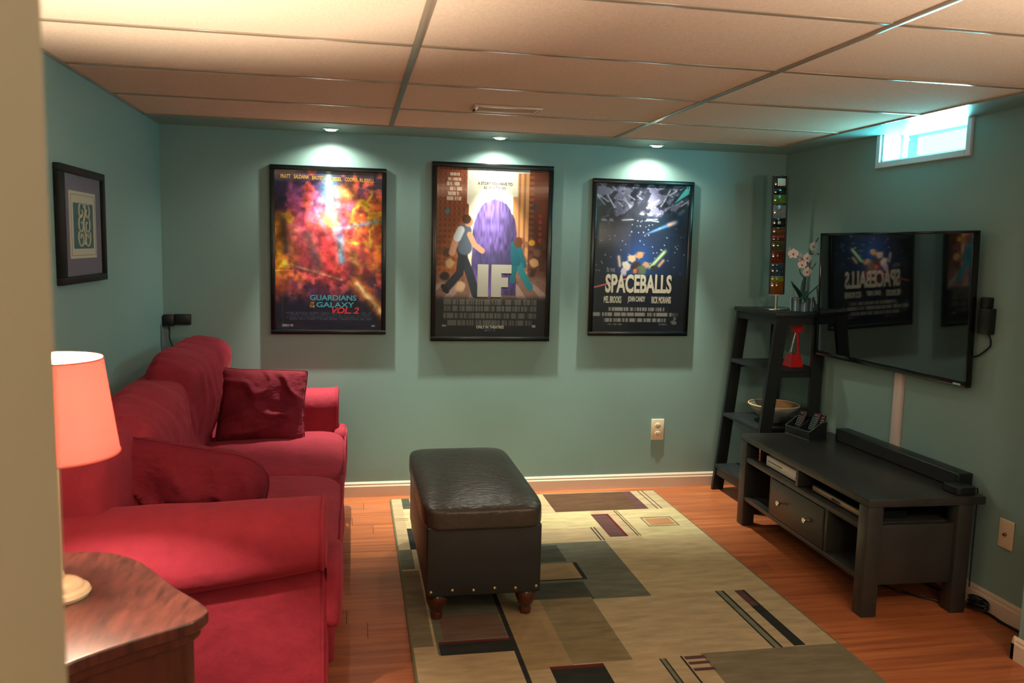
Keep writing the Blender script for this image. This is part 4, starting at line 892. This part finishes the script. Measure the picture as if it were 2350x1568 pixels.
# glass mosaic panel on a metal stand
ga = thing('glass_panel_ornament', 'tall narrow panel of coloured glass squares on a metal stand atop the shelf', 'ornament', (3.505,-0.30,1.152))
gr_ = Matrix.Translation((3.505,-0.30,1.152)) @ Matrix.Rotation(math.radians(-8),4,'Z') @ Matrix.Rotation(math.radians(-1.5),4,'Y')
ORG[ga.name] = Matrix.Translation((3.505,-0.30,1.152))
gl = lambda name, mb, m, par=None, sm=False: obj(name, mb.xf(gr_), m, par or ga, sm)
gl('stand_foot', box((-0.075,-0.045,0.0),(0.05,0.045,0.006),0.002), nickel_m, None, True)
gl('stand_post', MB().lathe([(0.008,0.005),(0.008,0.088),(0,0.088)], (-0.02,0,0), 16), nickel_m, None, True)
gl('stand_bracket', box((-0.062,-0.008,0.085),(0.022,0.008,0.092)), nickel_m)
gx0, gx1 = -0.058, 0.018
gf = MB()
for lo, hi in (((gx0-0.003,-0.009,0.09),(gx0,0.009,0.782)),((gx1,-0.009,0.09),(gx1+0.010,0.009,0.782)),((gx0,-0.009,0.09),(gx1,0.009,0.094)),((gx0,-0.009,0.778),(gx1,0.009,0.782))): gf.box(lo, hi)
gl('panel_frame', gf, black_m)
seq = [(0.094,0.165,(150,92,30)),(0.166,0.190,(150,170,40)),(0.191,0.198,(150,170,170)),(0.199,0.246,(24,44,50)),(0.247,0.272,(50,90,98)),(0.273,0.345,(122,48,24)),(0.346,0.402,(84,78,34)),(0.403,0.424,(80,52,24)),(0.425,0.434,(210,40,54)),(0.435,0.483,(112,66,22)),(0.484,0.536,(12,24,26)),(0.537,0.612,(150,158,158)),(0.613,0.619,(20,24,24)),(0.620,0.672,(96,140,24)),(0.673,0.71,(18,18,20)),(0.711,0.777,(58,44,22))]
for a, b_, c in seq:
    pn = gl('glass_tile', box((gx0+0.0005,-0.011-0.002*random.random(),a),(gx1-0.0005,0.006,b_),0.0015), mat('art_glass', tuple(q*0.8 for q in c), 0.08, spec=0.6, var=0.25, vscale=40), None, True)
    if a == 0.711: gl('inset_square', box((gx0+0.02,-0.0145,0.722),(gx1-0.008,-0.011,0.765),0.001), mat('pale_gold_glass', (196,166,96), 0.2), pn)
    if a == 0.484: gl('inset_dot', MB().lathe([(0.010,0),(0.008,0.003),(0,0.004)], ((gx0+gx1)/2,-0.0125,0.51), 16, (0,-1,0)), mat('white_glass_dot', (190,200,196), 0.2), pn, True)
    if a == 0.199:
        g_ = MB()
        for i in range(3):
            for j in range(4): g_.box((gx0+0.004+0.018*j+0.004*(i%2),-0.0145,0.204+0.014*i),(gx0+0.016+0.018*j+0.004*(i%2),-0.011,0.213+0.014*i))
        gl('inset_grid', g_, mat('teal_black_glass', (46,70,76), 0.2), pn)

# orchid
oc_ = thing('potted_orchid', 'potted orchid with pale pink flowers in a striped pot on the shelf top', 'plant', (3.568,-0.44,1.152))
OX, OY, OZ = 3.568, -0.44, 1.152
pot_m = mat('blue_grey_pot', (84,122,136), 0.4); pot = obj('pot', MB().lathe([(0,0),(0.050,0),(0.054,0.004),(0.056,0.078),(0.052,0.08),(0.048,0.074),(0.048,0.066),(0,0.064)], (OX,OY,OZ), 36), pot_m, oc_, True)
for k in range(14):
    a = 2*PI*k/14; obj('stripe', MB().tube([(OX+0.0545*math.cos(a),OY+0.0545*math.sin(a),OZ+0.003),(OX+0.0567*math.cos(a),OY+0.0567*math.sin(a),OZ+0.078)], 0.006, 6), mat('stripe_paint', (36,66,78) if k % 2 else (176,186,190), 0.4), pot)
leaf_m = mat('dark_orchid_leaf', (22,62,54), 0.3, spec=0.5); stem_m = mat('orchid_stem', (26,66,52), 0.45); root_m = mat('aerial_root', (150,130,90), 0.6)
def leaf(pts, w):
    c = seg_curve(pts, 6); n = len(c); vs = []; fs = []
    for i, p in enumerate(c):
        t = i/(n-1); d = (c[min(i+1,n-1)]-c[max(i-1,0)]).normalized(); s_ = d.cross(Vector((0,0,1))).normalized(); u = s_.cross(d)
        ww = w*(math.sin(PI*min(1,0.12+0.88*t))**0.6)*(1-0.1*t)
        for dz in (0, -0.002): vs += [p-s_*ww+u*(0.25*ww+dz), p+u*dz, p+s_*ww+u*(0.25*ww+dz)]
    for i in range(n-1):
        a = i*6; b2 = a+6
        fs += [(a,a+1,b2+1,b2),(a+1,a+2,b2+2,b2+1),(a+3,a+4,b2+4,b2+3),(a+4,a+5,b2+5,b2+4),(a,b2,b2+3,a+3),(a+2,b2+2,b2+5,a+5)]
    return MB().verts_faces(vs, fs)
B = Vector((OX,OY,OZ+0.075))
for pts, w in (([(0,0,-0.01),(-0.03,-0.01,0.035),(-0.065,-0.02,0.07),(-0.085,-0.02,0.10)],0.017),([(0,-0.01,0),(0.03,-0.03,0.03),(0.06,-0.05,0.07),(0.082,-0.06,0.085)],0.020),([(0,0,0),(0.01,0.01,0.05),(0.02,0.02,0.10),(0.035,0.03,0.125)],0.014),([(0,-0.02,0),(-0.015,-0.05,0.015),(-0.03,-0.08,0.0),(-0.045,-0.10,-0.02)],0.018),([(0,0.01,0),(0.03,0.03,0.02),(0.06,0.05,0.04)],0.015)):
    obj('leaf', leaf([B+Vector(p) for p in pts], w), leaf_m, oc_, 'all')
main = seg_curve([B, B+Vector((0.0,-0.005,0.08)), B+Vector((0.005,-0.01,0.16)), B+Vector((0.02,-0.01,0.23)), B+Vector((0.035,-0.01,0.29)), B+Vector((0.075,-0.01,0.35))], 6)
obj('stem', MB().tube(main, 0.0035, 8), stem_m, oc_, True)
for pts in ([(0.004,-0.01,0.13),(0.04,-0.01,0.165),(0.07,-0.01,0.205)],[(0.025,-0.01,0.25),(0.06,-0.01,0.262),(0.085,-0.01,0.255)],[(0.01,-0.01,0.20),(-0.03,-0.015,0.235),(-0.08,-0.02,0.25)],[(0.0,-0.008,0.12),(-0.03,-0.015,0.15),(-0.035,-0.02,0.19)]):
    obj('stem', MB().tube(seg_curve([B+Vector(p) for p in pts], 6), 0.0028, 8), stem_m, oc_, True)
for pts in ([(-0.02,-0.03,-0.005),(-0.05,-0.035,0.0),(-0.07,-0.03,0.02),(-0.075,-0.03,0.05)],[(-0.02,-0.03,-0.005),(-0.05,-0.04,-0.008),(-0.075,-0.04,-0.002)],[(0.02,-0.03,-0.005),(0.05,-0.035,-0.01),(0.06,-0.03,0.01)]):
    obj('aerial_root', MB().tube(seg_curve([B+Vector(p) for p in pts], 6), 0.003, 6), root_m, oc_, True)
pet_m = mat('pale_pink_petal', (246,226,220), 0.6); lip_m = mat('magenta_lip', (178,62,110), 0.5)
def petal(w, l, ang, cup):
    vs = []; fs = []; n, m_ = 7, 5
    for i in range(n):
        t = i/(n-1); wd = w*math.sin(PI*(0.06+0.88*t))**0.7
        for j in range(m_):
            s_ = (j/(m_-1)-0.5)*2; vs.append(Vector((s_*wd, -0.002-cup*(s_*s_*0.5+t*t), t*l)))
    for i in range(n-1):
        for j in range(m_-1): a = i*m_+j; fs.append((a,a+1,a+m_+1,a+m_))
    R_ = Matrix.Rotation(ang, 4, 'Y'); return [R_ @ v for v in vs], fs
def flower(c, s, yaw_, pit):
    m_ = Matrix.Translation(c) @ Matrix.Rotation(yaw_,4,'Z') @ Matrix.Rotation(pit,4,'X')
    root = None
    for ang, w, l in ((0,0.4,1.0),(1.35,0.62,1.0),(-1.35,0.62,1.0),(2.5,0.36,0.95),(-2.5,0.36,0.95)):
        vs, fs = petal(w*s, l*s, ang, 0.12*s); mb = MB().verts_faces(vs, fs)
        bmesh.ops.solidify(mb.bm, geom=mb.bm.faces[:], thickness=0.001)
        if root is None: root = obj('flower', mb.xf(m_), pet_m, oc_, 'all')
        else: obj('petal', mb.xf(m_), pet_m, root, 'all')
    l = MB().lathe([(0,0.0),(0.16*s,0.05*s),(0.20*s,0.18*s),(0.10*s,0.34*s),(0,0.38*s)], (0,0,0), 10, (0,-1,-0.5)).lathe([(0,0),(0.1*s,0.03*s),(0.08*s,0.2*s),(0,0.25*s)], (0,0,0.02*s), 8, (0,-1,0.4))
    obj('lip', l.xf(m_), lip_m, root, True)
for dx, dy, dz, s_, yw, pt in ((0.032,-0.03,0.30,0.030,0.1,0.1),(-0.088,-0.03,0.255,0.030,-0.5,0.0),(-0.050,-0.03,0.235,0.026,0.7,0.1),(-0.006,-0.035,0.232,0.030,0.1,-0.05),(-0.036,-0.04,0.195,0.026,-0.3,0.1),(-0.004,-0.04,0.155,0.030,0.15,0.1),(0.052,-0.02,0.255,0.012,0.2,0.1)):
    flower(tuple(B+Vector((dx,dy,dz))), s_, yw, pt)
bud_m = mat('pale_bud', (206,160,156), 0.6)
for p in ((-0.112,-0.03,0.282),(0.048,-0.01,0.185)): obj('bud', MB().lathe([(0,-0.008),(0.006,-0.003),(0.006,0.004),(0,0.009)], tuple(B+Vector(p)), 10), bud_m, oc_, True)

# red desk lamp on the second shelf
rl = thing('desk_lamp', 'small red folding desk lamp on the second shelf of the black shelf unit', 'lamp', (3.535,-0.45,0.832))
red_m = mat('red_enamel', (196,36,44), 0.3, coat=0.3); RX, RY, RZ = 3.535, -0.45, 0.832
def frust(x0,x1,y0,y1,z0,x2,x3,y2,y3,z1): return MB().verts_faces([(x0,y0,z0),(x1,y0,z0),(x1,y1,z0),(x0,y1,z0),(x2,y2,z1),(x3,y2,z1),(x3,y3,z1),(x2,y3,z1)], [(0,1,2,3),(4,5,6,7),(0,1,5,4),(1,2,6,5),(2,3,7,6),(3,0,4,7)])
mb = frust(RX-0.042,RX+0.035,RY-0.045,RY+0.045,RZ+0.012,RX-0.030,RX+0.026,RY-0.03,RY+0.03,RZ+0.075); mb.box((RX-0.044,RY-0.047,RZ),(RX+0.037,RY+0.047,RZ+0.012),0.003)
obj('lamp_base', mb, red_m, rl, True)
obj('lamp_arm', MB().tube(seg_curve([(RX+0.010,RY,RZ+0.07),(RX+0.022,RY,RZ+0.082),(RX+0.024,RY,RZ+0.10),(RX+0.010,RY,RZ+0.235)],5), 0.0075, 10), red_m, rl, True)
obj('arm_spring', MB().tube([(RX-0.02,RY,RZ+0.082),(RX+0.005,RY,RZ+0.215)], 0.0035, 8).tube([(RX-0.03,RY,RZ+0.078),(RX+0.002,RY,RZ+0.205)], 0.0018, 6), chrome_m, rl, True)
obj('lamp_head', frust(RX-0.014,RX+0.026,RY-0.03,RY+0.03,RZ+0.20,RX-0.004,RX+0.030,RY-0.028,RY+0.028,RZ+0.262), red_m, rl, True)
obj('switch_knob', MB().lathe([(0.006,0),(0.006,0.012),(0,0.014)], (RX-0.022,RY-0.01,RZ+0.075), 12), chrome_m, rl, True)

# bowl on the third shelf
bw_ = thing('serving_bowl', 'wide grey ceramic bowl with a cream rim on the third shelf', 'bowl', (3.47,-0.38,0.492))
BX, BY, BZ = 3.47, -0.375, 0.492
obj('bowl_body', MB().lathe([(0,0.0),(0.05,0.0),(0.052,0.008),(0.085,0.03),(0.125,0.07),(0.148,0.105),(0.142,0.105),(0.118,0.073),(0.08,0.036),(0.04,0.016),(0,0.014)], (BX,BY,BZ), 48), mat('grey_glaze', (120,128,122), 0.3, var=0.2, vscale=10), bw_, 'all')
obj('rim', MB().tube([(BX+0.145*math.cos(a),BY+0.145*math.sin(a),BZ+0.105) for a in np.linspace(0,2*PI,56,endpoint=False)], 0.0045, 6, True), mat('cream_rim', (216,186,140), 0.35), bw_, True)
wed = mat('tan_glaze_patch', (176,132,88), 0.5)
def bowl_patch(a0, a1):
    pr_ = [(0.1425,0.103),(0.1185,0.0745),(0.0805,0.0375)]; n = 10; vs = [(BX+(r-0.001)*math.cos(a0+(a1-a0)*i/n*(1-0.5*k/2)+0.25*k*(a1-a0)/2*0), BY+(r-0.001)*math.sin(a0+(a1-a0)*i/n*(1-0.5*k/2)), BZ+z+0.001) for k,(r,z) in enumerate(pr_) for i in range(n+1)]
    return MB().verts_faces(vs, [(k*(n+1)+i,k*(n+1)+i+1,(k+1)*(n+1)+i+1,(k+1)*(n+1)+i) for k in range(2) for i in range(n)])
obj('glaze_patch', bowl_patch(2.3,3.7), mat('pale_glaze_patch', (196,196,180), 0.5), bw_, 'all'); obj('glaze_patch', bowl_patch(0.1,1.3), wed, bw_, 'all')

# ================================================================== FLOOR CABLES
cb = thing('power_cable', 'black power cable lying along the baseboard right of the media stand', 'cable', (3.6,-1.9,0))
obj('cable_run', MB().tube(seg_curve([(3.40,-1.2,0.006),(3.34,-1.45,0.006),(3.38,-1.62,0.006),(3.47,-1.75,0.006),(3.60,-1.86,0.006),(3.635,-1.93,0.006),(3.63,-2.02,0.006),(3.638,-2.12,0.006),(3.64,-2.26,0.006)],8), 0.0055, 8), black_m, cb, True)
obj('cable_coil', MB().tube([(3.615+0.028*math.cos(a),-1.90+0.045*math.sin(a),0.012+0.003*a) for a in np.linspace(0,5*PI,50)], 0.0055, 8), black_m, cb, True)
obj('plug', box((3.60,-1.905,0.02),(3.635,-1.86,0.055),0.005), black_m, cb, True)
c2 = thing('cable_bundle', 'black cables sagging below the media stand shelf', 'cable', (3.35,-1.5,0))
obj('cable', MB().tube(seg_curve([(3.24,-1.50,0.135),(3.26,-1.58,0.07),(3.32,-1.65,0.045),(3.42,-1.66,0.05),(3.50,-1.60,0.10),(3.56,-1.5,0.2)],6), 0.006, 8), black_m, c2, True)
obj('cable', MB().tube(seg_curve([(3.30,-1.45,0.135),(3.34,-1.52,0.08),(3.40,-1.55,0.06),(3.48,-1.58,0.06),(3.56,-1.66,0.02),(3.60,-1.75,0.018)],6), 0.006, 8), black_m, c2, True)
obj('cable_sleeve', puffy((3.40,-1.50,0.085),(0.24,0.16,0.06),3,(0,0,0),0.012,12,3,8), black_m, c2, 'all')
